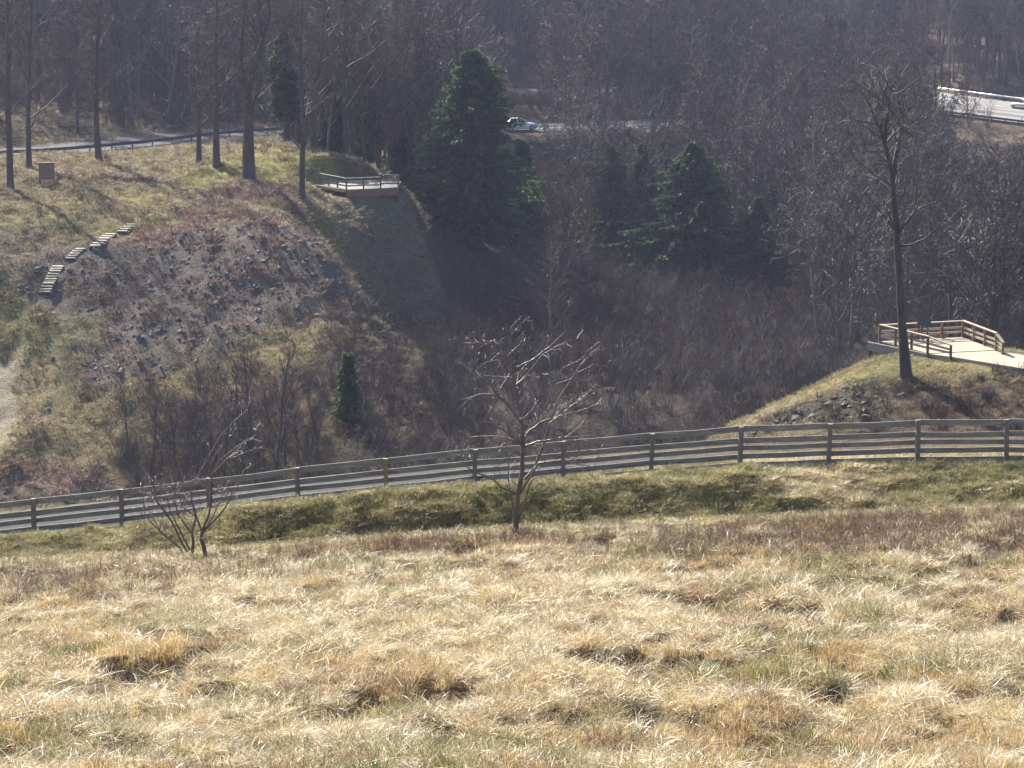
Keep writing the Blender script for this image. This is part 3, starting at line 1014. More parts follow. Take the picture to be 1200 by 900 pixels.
# ------------------------------------------------------------------ cars
def car(loc, rz, paint_, label, suv=False):
    t = thing('parked_car' if False else 'car', loc, label, 'car', rz=rz)
    # stations along x: front is +x.   (x, half width, sill z, belt z)
    st = [(2.28, 0.55, 0.34, 0.58), (2.20, 0.74, 0.25, 0.66), (1.85, 0.85, 0.20, 0.78), (1.2, 0.89, 0.19, 0.88), (0.75, 0.90, 0.19, 0.93), (-0.2, 0.90, 0.19, 0.96), (-1.2, 0.90, 0.19, 0.98), (-1.75, 0.88, 0.22, 0.99), (-2.15, 0.80, 0.28, 0.95), (-2.26, 0.68, 0.36, 0.86)]
    v, f = [], []
    for (x, hw_, s, b) in st:
        for (yy, zz) in [(-hw_ * 0.9, s), (-hw_, s + 0.12), (-hw_, (s + b) / 2 + 0.05), (-hw_ * 0.93, b - 0.04), (-hw_ * 0.72, b), (0, b + 0.03), (hw_ * 0.72, b), (hw_ * 0.93, b - 0.04), (hw_, (s + b) / 2 + 0.05), (hw_, s + 0.12), (hw_ * 0.9, s)]:
            v.append(Vector((x, yy, zz)))
    k = 11
    for i in range(len(st) - 1):
        for j in range(k):
            a, b = i * k + j, i * k + (j + 1) % k
            f.append((a, a + k, b + k, b))
    f.append(tuple(range(k)))
    f.append(tuple((len(st) - 1) * k + j for j in reversed(range(k))))
    mesh_obj('body', v, f, paint_, t, True)
    # greenhouse: roof + glass
    base = [(0.95, 0.70), (0.95, -0.70), (-1.75, -0.68), (-1.75, 0.68)]
    top = [(0.18, 0.55), (0.18, -0.55), (-1.15, -0.54), (-1.15, 0.54)]
    zb, zt = 0.93, 1.40
    v = [Vector((x, y, zb)) for x, y in base] + [Vector((x, y, zt)) for x, y in top]
    mesh_obj('windows', v, [(0, 4, 5, 1), (1, 5, 6, 2), (2, 6, 7, 3), (3, 7, 4, 0)], 'glass', t)
    v = [Vector((0.24, 0.57, 1.385)), Vector((0.24, -0.57, 1.385)), Vector((-1.22, -0.56, 1.385)), Vector((-1.22, 0.56, 1.385)), Vector((0.05, 0.42, 1.455)), Vector((0.05, -0.42, 1.455)), Vector((-1.0, -0.41, 1.455)), Vector((-1.0, 0.41, 1.455))]
    mesh_obj('roof', v, [(4, 7, 6, 5), (0, 4, 5, 1), (1, 5, 6, 2), (2, 6, 7, 3), (3, 7, 4, 0), (0, 1, 2, 3)], paint_, t)
    for s in (-1, 1):
        for (a, b) in [((0.97, 0.71), (0.20, 0.56)), ((-0.35, 0.71), (-0.38, 0.56)), ((-1.77, 0.69), (-1.17, 0.55))]:
            MB().bar(Vector((a[0], s * (a[1] + .005), zb)), Vector((b[0], s * (b[1] + .005), zt)), 0.07, 0.05).obj('pillar', paint_, t)
        MB().box((2.14, s * 0.60, 0.60), (0.16, 0.26, 0.11), Euler((0, 0, -s * 0.35))).obj('headlight', 'lamp_clear', t)
        MB().box((-2.2, s * 0.62, 0.78), (0.12, 0.24, 0.14), Euler((0, 0, s * 0.25))).obj('tail_light', 'lamp_red', t)
        MB().box((0.72, s * 0.98, 0.98), (0.12, 0.16, 0.1)).obj('mirror', paint_, t)
        for x in (1.40, -1.38):
            wh = MB()
            wh.tube([Vector((0, -0.11, 0)), Vector((0, -0.09, 0)), Vector((0, 0.09, 0)), Vector((0, 0.11, 0))], [0.27, 0.325, 0.325, 0.27], 18)
            wh.f.append(tuple(range(18)))
            w_ = wh.obj('wheel', 'tyre', t)
            w_.location = (x, s * 0.83, 0.325)
            r_ = MB().tube([Vector((0, -0.118, 0)), Vector((0, 0.118, 0))], [0.21, 0.21], 14)
            r_.f.append(tuple(range(14)))
            r_.obj('rim', 'rim', w_)
    return t


def road_at(nm, px, off):
    q = offset(RD[nm], off)
    best = min(range(len(q)), key=lambda k: abs(project(*q[k])[0] - px))
    t = RD[nm][min(best + 1, len(q) - 1)] - RD[nm][max(best - 1, 0)]
    return Vector(q[best]) + Vector((0, 0, 0.03)), math.atan2(t[1], t[0])


l_, a_ = road_at('road', 604, -1.7)
car(l_, a_ - 0.10, 'car_white', 'white sedan on the road beside the large hemlock')
l_, a_ = road_at('highway', 1206, -5.4)
car(l_, a_, 'car_silver', 'silver car on the pale highway')


# ------------------------------------------------------------------ trees
def rand_perp(d, rnd):
    a = Vector((rnd.gauss(0, 1), rnd.gauss(0, 1), rnd.gauss(0, 1)))
    a -= d * a.dot(d)
    if a.length < 1e-4:
        a = d.orthogonal()
    return a.normalized()


SIDES = [7, 5, 4, 3, 3]
SEGS = [9, 5, 4, 2, 1]


def limb(th, tn, p, d, L, r, lvl, maxl, rnd, o):
    n = SEGS[min(lvl, 4)]
    pts = [p.copy()]
    dr = d.copy()
    for i in range(n):
        dr = dr + rand_perp(dr, rnd) * rnd.uniform(0, o['wig']) + Vector((0, 0, o['up'] * (0.6 if lvl > 1 else 1)))
        dr.normalize()
        pts.append(pts[-1] + dr * (L / n))
    rad = [max(o['rmin'], r * (1 - 0.8 * i / n)) for i in range(n + 1)]
    (th if lvl <= 1 else tn).tube(pts, rad, SIDES[min(lvl, 4)], cap=False)
    if lvl < maxl:
        kids(th, tn, pts, rad, L, lvl, maxl, rnd, o, o['t0'] if lvl else o['t00'])


def kids(th, tn, pts, rad, L, lvl, maxl, rnd, o, t0):
    n = len(pts) - 1
    cnt = o['cnt'][lvl]
    for k in range(cnt):
        t = t0 + (1 - t0) * ((k + rnd.random()) / cnt)
        x = min(t * n, n - 1e-4)
        i = int(x)
        q = pts[i].lerp(pts[i + 1], x - i)
        d = (pts[i + 1] - pts[i]).normalized()
        a = math.radians(rnd.uniform(*o['ang'])) * (1.0 if lvl else o.get('a0', 1.0))
        cd = d * math.cos(a) + rand_perp(d, rnd) * math.sin(a)
        if lvl == 0:
            cl = L * o['rat0'] * (1.12 - o.get('tap', 0.75) * (t - t0) / (1 - t0)) * rnd.uniform(0.7, 1.15)
        else:
            cl = L * o['rat'] * (1.15 - 0.6 * t) * rnd.uniform(0.6, 1.25)
        cr = min(rad[i] * 0.62, max(o['rmin'], cl * o['thick']))
        limb(th, tn, q, cd.normalized(), cl, cr, lvl + 1, maxl, rnd, o)


OPT = dict(wig=0.28, up=0.10, rmin=0.012, cnt=[14, 7, 6, 4], ang=(32, 62), rat0=0.36, rat=0.50, thick=0.020, t0=0.22, t00=0.30)


def bare_tree(seed, H, r0, opt=None, maxl=4, path=None, rads=None):
    """returns trunk and crown geometry"""
    rnd = random.Random(seed)
    o = dict(OPT)
    o.update(opt or {})
    th, tn = MB(), MB()
    if path is None:
        pts = [Vector((0, 0, -0.4))]
        d = Vector((rnd.uniform(-.06, .06), rnd.uniform(-.06, .06), 1)).normalized()
        n = 10
        for i in range(n):
            d = (d + rand_perp(d, rnd) * rnd.uniform(0, o.get('twig0', 0.10)) + Vector((0, 0, 0.06))).normalized()
            pts.append(pts[-1] + d * (H * 1.0 / n))
        rad = [r0 * (1.25 if i == 0 else 1) * (1 - 0.93 * (i / n) ** 0.9) + 0.012 for i in range(n + 1)]
    else:
        pts, rad = path, rads
        H = sum((b - a).length for a, b in zip(pts[:-1], pts[1:]))
    th.tube(pts, rad, 8, cap=False)
    kids(th, tn, pts, rad, H, 0, maxl, rnd, o, o['t00'])
    return th, tn


def conifer(seed, H, Rb, dens=1.0, droop=0.13, t_lo=0.05, spray=0.42, shape=0.75):
    rnd = random.Random(seed)
    th = MB()
    lean = Vector((rnd.uniform(-.02, .02), rnd.uniform(-.02, .02), 1))
    th.tube([lean * (H * k / 8) - Vector((0, 0, 0.5 if k == 0 else 0)) for k in range(9)], [0.022 * H * (1 - 0.95 * k / 8) + 0.01 for k in range(9)], 7)
    tn = MB()
    nb = int(240 * dens)
    for b in range(nb):
        t = t_lo + (1 - t_lo) * ((b + rnd.random()) / nb) ** 0.92
        az = b * 2.399 + rnd.uniform(-.5, .5)
        prof = ((1 - t) ** shape) * min(1.0, 0.55 + (t - t_lo) * 3.0)
        lob = 0.80 + 0.30 * math.sin(az * 2 + 5 * t + seed) * math.sin(11 * t + seed * 1.7 + az) + 0.12 * math.sin(23 * t + az * 3)
        L = max(0.25, Rb * prof * lob * rnd.choice([0.72, 0.86, 0.95, 1.0, 1.12]) * rnd.uniform(0.9, 1.06))
        if rnd.random() < 0.10:
            L *= rnd.uniform(1.15, 1.4)
        base = lean * (H * t)
        d = Vector((math.cos(az), math.sin(az), 0.28 * (t - 0.3)))
        n = max(2, int(L / 0.5))
        p = base.copy()
        pts = [p.copy()]
        for i in range(n):
            dd = d + Vector((0, 0, -droop * (i / n) * 1.6 + (0.10 if i > n * 0.75 else 0)))
            p = p + dd.normalized() * (L / n)
            pts.append(p.copy())
        if L > 0.8:
            th.tube(pts, [0.03 * (1 - i / (n + 1)) + 0.006 for i in range(n + 1)], 3, cap=False)
        ns = int((6 + L * 9) * dens ** 0.3)
        for s in range(ns):
            u = (0.12 + 0.88 * (s + rnd.random()) / ns)
            x = min(u * n, n - 1e-4)
            i = int(x)
            q = pts[i].lerp(pts[i + 1], x - i)
            bd = (pts[i + 1] - pts[i]).normalized()
            side = Vector((-bd.y, bd.x, 0)).normalized() * (1 if s % 2 else -1)
            sd = (bd * rnd.uniform(0.25, 1.0) + side * rnd.uniform(0.2, 1.0) * (1.1 - 0.6 * u) + Vector((0, 0, rnd.uniform(-.6, .5)))).normalized()
            sl = spray * rnd.uniform(0.6, 1.3) * (0.75 + 0.35 * (1 - u))
            wv = sd.cross(Vector((rnd.gauss(0, 1), rnd.gauss(0, 1), rnd.gauss(0, 1) + 0.5))).normalized() * (sl * rnd.uniform(0.24, 0.40))
            k = len(tn.v)
            dz = Vector((0, 0, -sl * 0.10))
            tn.v += [q, q + sd * sl * 0.45 + wv, q + sd * sl + dz, q + sd * sl * 0.5 - wv, q + sd * sl * 0.75 + wv * 0.9 + dz]
            tn.f += [(k, k + 3, k + 2, k + 1)]
            if rnd.random() < 0.5:
                tn.f += [(k + 1, k + 2, k + 4)]
    return th, tn


def place_tree(name, geo, loc, label, cat, group, mats=('bark', 'twig'), rz=0.0, sc=1.0, data=None):
    t = thing(name, loc, label, cat, group, rz, (sc, sc, sc) if not isinstance(sc, tuple) else sc)
    if data is None:
        a = geo[0].obj('trunk', mats[0], t, True)
        b = geo[1].obj('crown', mats[1], t)
        return t, (a.data, b.data)
    share('trunk', data[0], t)
    share('crown', data[1], t)
    return t, data


# --- the crooked small tree at the meadow edge, branch by branch
def skeleton(base, pxs, Y0, dep=0.0):
    """(px, py, depth offset) to points relative to base"""
    return [P(a, b, Y0 + c) - base for a, b, c in pxs]


AY = 69.0
ab = hit(604, 627)
AY = ab.y
zo = lambda l, o=0.0, spread=0.0: [(520 + a / 3.462, 380 + b / 3.462, o * (k / max(1, len(l) - 1))) for k, (a, b) in enumerate(l)]
app = [
    ([(289, 866), (292, 800), (300, 690), (318, 600), (322, 500), (318, 400), (305, 330), (285, 230), (272, 110), (274, 10)], 0.0, 0.075, 0.012),
    ([(318, 405), (270, 340), (215, 280), (180, 238), (150, 200)], -0.5, 0.030, 0.010),
    ([(322, 492), (290, 465), (240, 425), (190, 408), (170, 390), (172, 368)], -0.3, 0.032, 0.010),
    ([(318, 492), (280, 468), (200, 453), (110, 458)], 0.5, 0.022, 0.008),
    ([(325, 496), (380, 476), (470, 462), (560, 455), (640, 452)], -0.3, 0.030, 0.009),
    ([(322, 470), (350, 430), (400, 395), (470, 375), (540, 355), (592, 338)], 0.6, 0.030, 0.008),
    ([(328, 632), (372, 575), (402, 500), (430, 400), (470, 300), (520, 220), (572, 145)], 0.5, 0.040, 0.009),
    ([(302, 690), (240, 665), (200, 630), (120, 595), (65, 565)], -0.6, 0.032, 0.009),
    ([(308, 690), (345, 630), (385, 562), (470, 553), (540, 568), (630, 582)], -0.7, 0.030, 0.008),
    ([(300, 800), (330, 720), (352, 640), (380, 616)], -0.2, 0.030, 0.010),
    ([(287, 770), (270, 690), (262, 620), (265, 520)], 0.3, 0.022, 0.008),
    ([(290, 250), (330, 210), (410, 202)], 0.4, 0.020, 0.007),
    ([(288, 220), (230, 213), (155, 206)], 0.3, 0.020, 0.007),
    ([(300, 320), (340, 205), (400, 125), (440, 100), (502, 68)], -0.4, 0.026, 0.007),
    ([(293, 175), (350, 150), (400, 112), (430, 90), (490, 32)], 0.4, 0.022, 0.006),
    ([(470, 300), (520, 290), (605, 268)], 0.2, 0.018, 0.006),
    ([(150, 200), (128, 188), (170, 155), (250, 138)], -0.2, 0.013, 0.006),
    ([(180, 238), (124, 160), (132, 118), (166, 38)], 0.2, 0.014, 0.006),
    ([(278, 150), (180, 72), (80, 76)], 0.3, 0.013, 0.006),
    ([(215, 280), (140, 285), (72, 306)], 0.2, 0.013, 0.006),
    ([(430, 400), (520, 330), (570, 290), (620, 240)], 0.5, 0.015, 0.006),
    ([(520, 220), (440, 250), (480, 180), (560, 140), (590, 100)], 0.1, 0.012, 0.006),
    ([(272, 60), (250, 25), (320, 30)], 0.0, 0.010, 0.006),
    ([(540, 455), (555, 520), (545, 550)], -0.3, 0.013, 0.006),
    ([(385, 562), (380, 510), (400, 490)], -0.1, 0.012, 0.006),
]
th, tn = MB(), MB()
rnd = random.Random(5)
ao = dict(OPT, wig=0.35, up=0.03, rmin=0.0045, thick=0.010, rat0=0.50, rat=0.5, cnt=[9, 3, 2, 1], ang=(35, 75), t0=0.2, t00=0.3, tap=0.4)
for (l, dep, ra, rb) in app:
    pts = skeleton(ab, zo(l, dep), AY)
    n = len(pts)
    rad = [1.05 * (ra + (rb - ra) * (k / (n - 1))) for k in range(n)]
    # smooth the polyline a little with extra knots
    q, rq = [], []
    for k in range(n - 1):
        for j in range(3):
            t_ = j / 3
            v_ = pts[k].lerp(pts[k + 1], t_)
            if j:
                v_ += Vector((rnd.uniform(-1, 1), rnd.uniform(-1, 1), rnd.uniform(-1, 1))) * 0.012
            q.append(v_)
            rq.append(rad[k] + (rad[k + 1] - rad[k]) * t_)
    q.append(pts[-1])
    rq.append(rad[-1])
    th.tube(q, rq, 7, cap=True)
    L_ = sum((b - a).length for a, b in zip(q[:-1], q[1:]))
    oo = dict(ao, cnt=[max(3, int(L_ * (4 if len(l) < 9 else 4))), 3, 2, 1])
    kids(th, tn, q, rq, min(L_, 1.6), 0, 3, rnd, oo, 0.3 if len(l) < 9 else 0.45)
place_tree('small_tree', (th, tn), ab, 'small crooked leafless tree at the meadow edge in front of the fence', 'tree', None, ('bark_apple', 'bark_apple'))

# --- the many-stemmed shrub to its left
sb = hit(238, 652)
zs_ = lambda l, o=0.0: [(140 + a / 4.739, 480 + b / 4.739, o * (k / max(1, len(l) - 1))) for k, (a, b) in enumerate(l)]
shr = [
    ([(478, 815), (468, 760), (455, 720), (460, 668)], 0, .060, .042),
    ([(460, 670), (498, 580), (512, 450), (502, 300), (498, 180)], 0.2, .034, .009),
    ([(470, 672), (540, 600), (590, 540), (626, 460), (604, 436)], -0.3, .028, .010),
    ([(455, 670), (430, 600), (405, 520), (392, 400), (432, 380)], 0.3, .026, .010),
    ([(470, 670), (520, 590), (560, 500), (590, 430)], 0.4, .022, .008),
    ([(400, 835), (410, 740), (402, 680), (424, 600), (410, 520)], -0.2, .045, .012),
    ([(402, 830), (352, 750), (300, 640), (250, 560), (200, 500), (150, 400)], 0.4, .034, .008),
    ([(364, 832), (338, 770), (240, 690), (170, 620), (120, 540)], -0.5, .030, .008),
    ([(390, 780), (320, 640), (280, 560), (260, 470)], -0.2, .026, .008),
    ([(402, 690), (330, 590), (300, 500), (330, 400)], 0.5, .022, .008),
    ([(513, 365), (600, 270), (710, 208)], -0.3, .016, .006),
    ([(505, 400), (560, 280), (660, 200), (760, 140)], 0.2, .014, .006),
    ([(500, 250), (560, 150), (640, 60), (715, 0)], 0.4, .014, .006),
    ([(430, 600), (350, 540), (330, 470), (360, 380)], -.4, .018, .007),
    ([(240, 690), (160, 560), (100, 480)], .3, .014, .006),
    ([(300, 640), (210, 520), (190, 420)], -.3, .014, .006),
    ([(590, 540), (650, 440), (690, 340), (740, 300)], 0.2, .013, .006),
]
th, tn = MB(), MB()
for (l, dep, ra, rb) in shr:
    pts = skeleton(sb, zs_(l, dep), sb.y)
    n = len(pts)
    rad = [1.05 * (ra + (rb - ra) * (k / (n - 1))) for k in range(n)]
    th.tube(pts, rad, 6)
    L_ = sum((b - a).length for a, b in zip(pts[:-1], pts[1:]))
    kids(th, tn, pts, rad, min(L_, 1.5), 0, 3, rnd, dict(ao, up=0.06, cnt=[max(2, int(L_ * 5)), 3, 2, 1]), 0.3)
place_tree('shrub', (th, tn), sb, 'leafless many-stemmed shrub with arching twigs near the lower end of the fence', 'shrub', None, ('bark_apple', 'bark_apple'))


# --- tall bare tree on the knoll
def path_tree(name, pxs, rads, extra, label, seed, opt, y0=100, mats=('bark', 'twig_grey'), maxl=4, group=None):
    base = hit(pxs[0][0], pxs[0][1], y0)
    rnd = random.Random(seed)
    o = dict(OPT)
    o.update(opt)
    th, tn = MB(), MB()
    lst = [(pxs, rads)] + extra
    for li, (pp, rr) in enumerate(lst):
        if name == 'brow_tree':
            rr = [q_ * 1.2 for q_ in rr]
        pts = [P(a[0], a[1], base.y + (a[2] if len(a) > 2 else 0)) - base for a in pp]
        if li == 0:
            pts[0] = pts[0] - Vector((0, 0, 0.5))
            th.tube([pts[0], pts[0].lerp(pts[1], 0.25)] + pts[1:], [rr[0] * 1.35, (rr[0] * 0.9 + rr[1] * .1)] + list(rr[1:]), 9, cap=False)
        else:
            th.tube(pts, rr, 6, cap=False)
        L_ = sum((b - a).length for a, b in zip(pts[:-1], pts[1:]))
        oo = dict(o, cnt=[max(3, int(L_ * o['per'] * (1 if li == 0 else 1.1)))] + o['cnt'][1:], rat0=o['len'] / L_)
        kids(th, tn, pts, rr, L_, 0, maxl, rnd, oo, o['t00'] if li == 0 else 0.25)
    return place_tree(name, (th, tn), base, label, 'tree', group, mats)


path_tree('tall_tree', [(1063, 441), (1057, 380), (1053, 310), (1049, 250), (1045, 200), (1036, 165), (1026, 140)], [0.33, 0.215, 0.19, 0.165, 0.13, 0.09, 0.04],
          [([(1046, 205), (1053, 165, 1), (1060, 130, 1.5)], [0.15, 0.10, 0.05]), ([(1036, 165), (1040, 130, -1), (1045, 100, -1.5)], [0.10, 0.07, 0.03]), ([(1028, 146), (1018, 120, .5), (1008, 108, 1)], [0.07, 0.05, 0.02]), ([(1051, 275), (1075, 245, -1), (1100, 235, -2)], [0.09, 0.06, 0.03])],
          'tall bare tree with short side limbs standing beside the timber lookout on the knoll', 31, dict(per=2.0, len=2.9, cnt=[0, 5, 4, 2], ang=(35, 75), t00=0.34, up=0.05, wig=0.4, rmin=0.009, thick=0.017, tap=0.1))
path_tree('broad_tree', [(1168, 412), (1167, 350), (1166, 300), (1166, 270)], [0.34, 0.30, 0.25, 0.20],
          [([(1166, 285), (1160, 245, 1), (1168, 205, 1), (1172, 175, 1)], [0.17, 0.13, 0.08, 0.03]), ([(1166, 275), (1180, 240, -1), (1195, 215, -1), (1205, 180, -1)], [0.15, 0.11, 0.07, 0.03]), ([(1166, 310), (1150, 285, -1), (1138, 280, -2), (1130, 295, -2)], [0.12, 0.09, 0.06, 0.03]), ([(1167, 340), (1190, 325, 1), (1215, 300, 2)], [0.12, 0.08, 0.04])],
          'broad bare tree with bent limbs behind the timber lookout and walkway', 32, dict(per=2.0, len=3.4, cnt=[0, 6, 5, 3], ang=(35, 75), t00=0.5, up=0.03, wig=0.45, rmin=0.011, thick=0.017, tap=0.1), y0=160)

# --- trees on the brow of the left abutment
brow = [
    ([(12, 222), (11, 170), (9, 120), (10, 60), (8, 10), (8, -30)], [.26, .22, .20, .16, .11, .06], [], 'bare tree standing alone on the brow beside the brown notice panel'),
    ([(34, 196), (33, 150), (34, 90), (36, 40), (38, -20)], [.22, .18, .15, .11, .06], [], 'slim bare tree just behind the brown notice panel'),
    ([(116, 186), (113, 150), (112, 100), (114, 50), (118, 0), (120, -40)], [.26, .22, .18, .15, .1, .05], [], 'leaning bare tree on the open brow casting a long shadow toward the steps'),
    ([(233, 190), (233, 160), (232, 120), (234, 80), (232, 40)], [.22, .17, .14, .10, .05], [], 'thinnest of three bare trees in a row on the grassy brow'),
    ([(254, 196), (253, 160), (254, 120), (252, 70), (254, 20), (254, -20)], [.28, .24, .2, .15, .1, .05], [], 'straight bare tree between the thin tree and the forked tree on the brow'),
    ([(292, 210), (291, 180), (291, 150), (290, 110)], [.50, .42, .36, .30], [([(290, 115), (283, 80, 1), (284, 40, 1), (288, 0, 1), (285, -40, 1)], [.22, .18, .14, .1, .05]), ([(290, 112), (300, 75, -1), (308, 45, -1), (316, 20, -1), (314, -30, -1)], [.22, .17, .13, .1, .05]), ([(291, 135), (302, 108, -2), (308, 80, -2)], [.16, .11, .05]), ([(308, 45, -1), (303, 15, -1), (306, -30, 0)], [.1, .08, .04])], 'thick forked bare tree on the grassy brow'),
    ([(354, 228), (354, 190), (356, 150), (353, 100), (352, 60), (355, 10)], [.22, .19, .17, .14, .10, .05], [], 'slim pale bare tree at the corner of the shaded lookout'),
]
for k, (pp, rr, ex, lab) in enumerate(brow):
    path_tree('brow_tree', pp, rr, ex, lab, 50 + k, dict(per=1.2, len=4.2, cnt=[0, 6, 5, 3], ang=(30, 62), t00=0.22 if k != 5 else 0.8, up=0.08, wig=0.3, rmin=0.014, thick=0.017, tap=0.3), y0=200, mats=('bark', 'twig'), group='bare trees on the brow')
for k, (px, Y_, H_, r_) in enumerate([(337, 262, 15, .42), (368, 258, 15, .36), (405, 256, 16, .28), (430, 262, 15, .2), (452, 270, 16, .22), (480, 276, 14, .2), (384, 268, 15, .24), (345, 275, 14, .2)]):
    x_ = X(px, Y_, 195)
    place_tree('brow_tree', bare_tree(70 + k, H_, r_, dict(t00=0.3, rmin=0.014, cnt=[12, 6, 5, 3])), Vector((x_, Y_, gz(x_, Y_))), 'bare tree in the shaded stand behind the brown timber lookout', 'tree', 'trees behind the shaded lookout')

# --- hemlocks
def con(px, Y_, pybase, pytop, rb_px, seed, label, name='hemlock', dens=1.0, **kw):
    x_ = X(px, Y_, pybase)
    g = Vector((x_, Y_, gz(x_, Y_)))
    top = P(px, pytop, Y_).z
    H_ = top - g.z
    rb = rb_px * Y_ / FPX
    return place_tree(name, conifer(seed, H_, rb, dens, **kw), g, label, 'conifer', None, ('bark', 'needle'))


con(556, 262, 300, 60, 104, 1, 'large dark hemlock beside the shaded timber lookout', dens=2.4, t_lo=0.03, shape=0.58, spray=0.55)
con(806, 285, 370, 168, 120, 2, 'broad conical hemlock in the middle of the gorge woods', dens=2.4, t_lo=0.03, shape=0.75, spray=0.5)
con(716, 292, 330, 172, 66, 3, 'slim hemlock at the end of the gorge grove, on the side of the white sedan', dens=1.5, shape=0.7, spray=0.45)
con(752, 296, 340, 168, 62, 4, 'narrow hemlock tucked between the slim and the broad one', dens=1.4, shape=0.8, spray=0.42)
con(775, 300, 340, 165, 58, 5, 'thin pointed hemlock just behind the broad conical one', dens=1.3, shape=0.8, spray=0.42)
con(886, 280, 345, 232, 66, 6, 'small pale hemlock on the highway side of the grove', dens=1.3, shape=0.7, spray=0.42)
con(905, 300, 330, 215, 26, 7, 'small dark hemlock behind the pale one', dens=1.1, spray=0.42)
con(410, 196, 560, 415, 34, 8, 'young dark pine growing among saplings below the rocky hillside', 'pine', dens=0.9, shape=0.85, spray=0.36, droop=0.05, t_lo=0.1)
con(720, 430, 100, 48, 10, 9, 'tiny dark pine high in the woods above the white sedan', 'pine', dens=0.6, spray=0.5)
con(750, 415, 130, 62, 15, 10, 'pale green pine in the woods above the hemlock grove', 'pine', dens=0.7, spray=0.5)
con(800, 470, 60, 12, 12, 11, 'small pine near the wooded ridge top', 'pine', dens=0.6, spray=0.5)
con(402, 300, 190, -40, 36, 12, 'tall ragged pine behind the shaded lookout', 'pine', dens=0.9, t_lo=0.35, shape=0.5, spray=0.5)
con(445, 320, 180, 10, 28, 13, 'ragged pine between the tall pine and the large hemlock', 'pine', dens=0.8, t_lo=0.3, shape=0.5, spray=0.5)
con(1052, 385, 200, 88, 22, 14, 'dark pine at the bend of the highway guardrail', 'pine', dens=0.8, t_lo=0.25, spray=0.5)
con(100, 380, 100, -30, 36, 15, 'dark evergreen on the slope beyond the road, on the side of the steps', 'pine', dens=0.9, t_lo=0.2, shape=0.5, spray=0.6)
con(170, 372, 100, -20, 30, 16, 'dark evergreen on the slope beyond the road, behind the leaning tree', 'pine', dens=0.9, t_lo=0.2, shape=0.5, spray=0.6)
con(50, 372, 100, -45, 34, 17, 'dark evergreen on the slope beyond the road, above the notice panel', 'pine', dens=0.9, t_lo=0.2, shape=0.5, spray=0.6)

for k, (px, Y_, pb, pt, rb, lab) in enumerate([  # first three are added to darken the gorge and the stand of bare trees
        (388, 268, 200, 100, 30, 'dark young hemlock added for shade behind the lookout, beside the corner tree'),
        (428, 272, 200, 70, 34, 'dark hemlock added for shade directly behind the lookout'),
        (468, 274, 200, 110, 30, 'dark hemlock added for shade between the lookout stand and the large hemlock'),
        (336, 259, 190, 40, 34, 'dark hemlock with a bare lower trunk at the back of the brow lawn'),
        (345, 300, 180, 60, 26, 'dark hemlock near the end of the road guardrail'),
        (612, 274, 330, 165, 40, 'low dark hemlock below the large one on the gorge side')]):
    con(px, Y_, pb, pt, rb, 300 + k, lab, dens=1.3, t_lo=0.28 if px == 336 else 0.12, shape=0.6, spray=0.5)
for k, (px, Y_, pt, rb, lab) in enumerate([
        (10, 360, -30, 34, 'dark evergreen at the outer end of the row above the road'),
        (75, 395, -60, 34, 'tall dark evergreen rising behind the row above the road'),
        (140, 400, -60, 36, 'tall dark evergreen behind the leaning tree on the upper slope'),
        (215, 385, -40, 32, 'dark evergreen above the thin trunk of the brow trio'),
        (262, 392, -40, 30, 'dark evergreen behind the forked brow tree')]):
    con(px, Y_, 80, pt, rb, 320 + k, lab, 'pine', dens=0.9, t_lo=0.15, shape=0.5, spray=0.6)

# --- saplings below the rocky hillside
sap = [(302, 545, 410, .10), (318, 552, 395, .08), (362, 556, 455, .07), (372, 556, 450, .08), (350, 552, 440, .06), (175, 545, 455, .05), (188, 545, 460, .05), (205, 548, 450, .06), (150, 548, 470, .05), (230, 546, 465, .05), (262, 548, 440, .06), (285, 548, 430, .06), (430, 556, 430, .07), (460, 552, 440, .06), (335, 552, 420, .06)]
sdata = {}
for k, (px, pb, pt, r_) in enumerate(sap):
    Y_ = 190 + (k * 37 % 9)
    x_ = X(px, Y_, pb)
    g = Vector((x_, Y_, gz(x_, Y_)))
    H_ = max(5.0, P(px, pt, Y_).z - g.z)
    v_ = k % 4
    if v_ not in sdata:
        _, sdata[v_] = place_tree('sapling', bare_tree(90 + k, 9.0, .10, dict(cnt=[12, 6, 4, 2], ang=(22, 48), rat0=.34, up=.14, rmin=.010, t00=.25)), g, 'slender bare sapling in the thicket at the foot of the rocky hillside', 'sapling', 'saplings at the foot of the hillside', rz=k * 1.7, sc=H_ / 9.0)
    else:
        place_tree('sapling', None, g, 'slender bare sapling in the thicket at the foot of the rocky hillside', 'sapling', 'saplings at the foot of the hillside', rz=k * 1.7, sc=H_ / 9.0, data=sdata[v_])

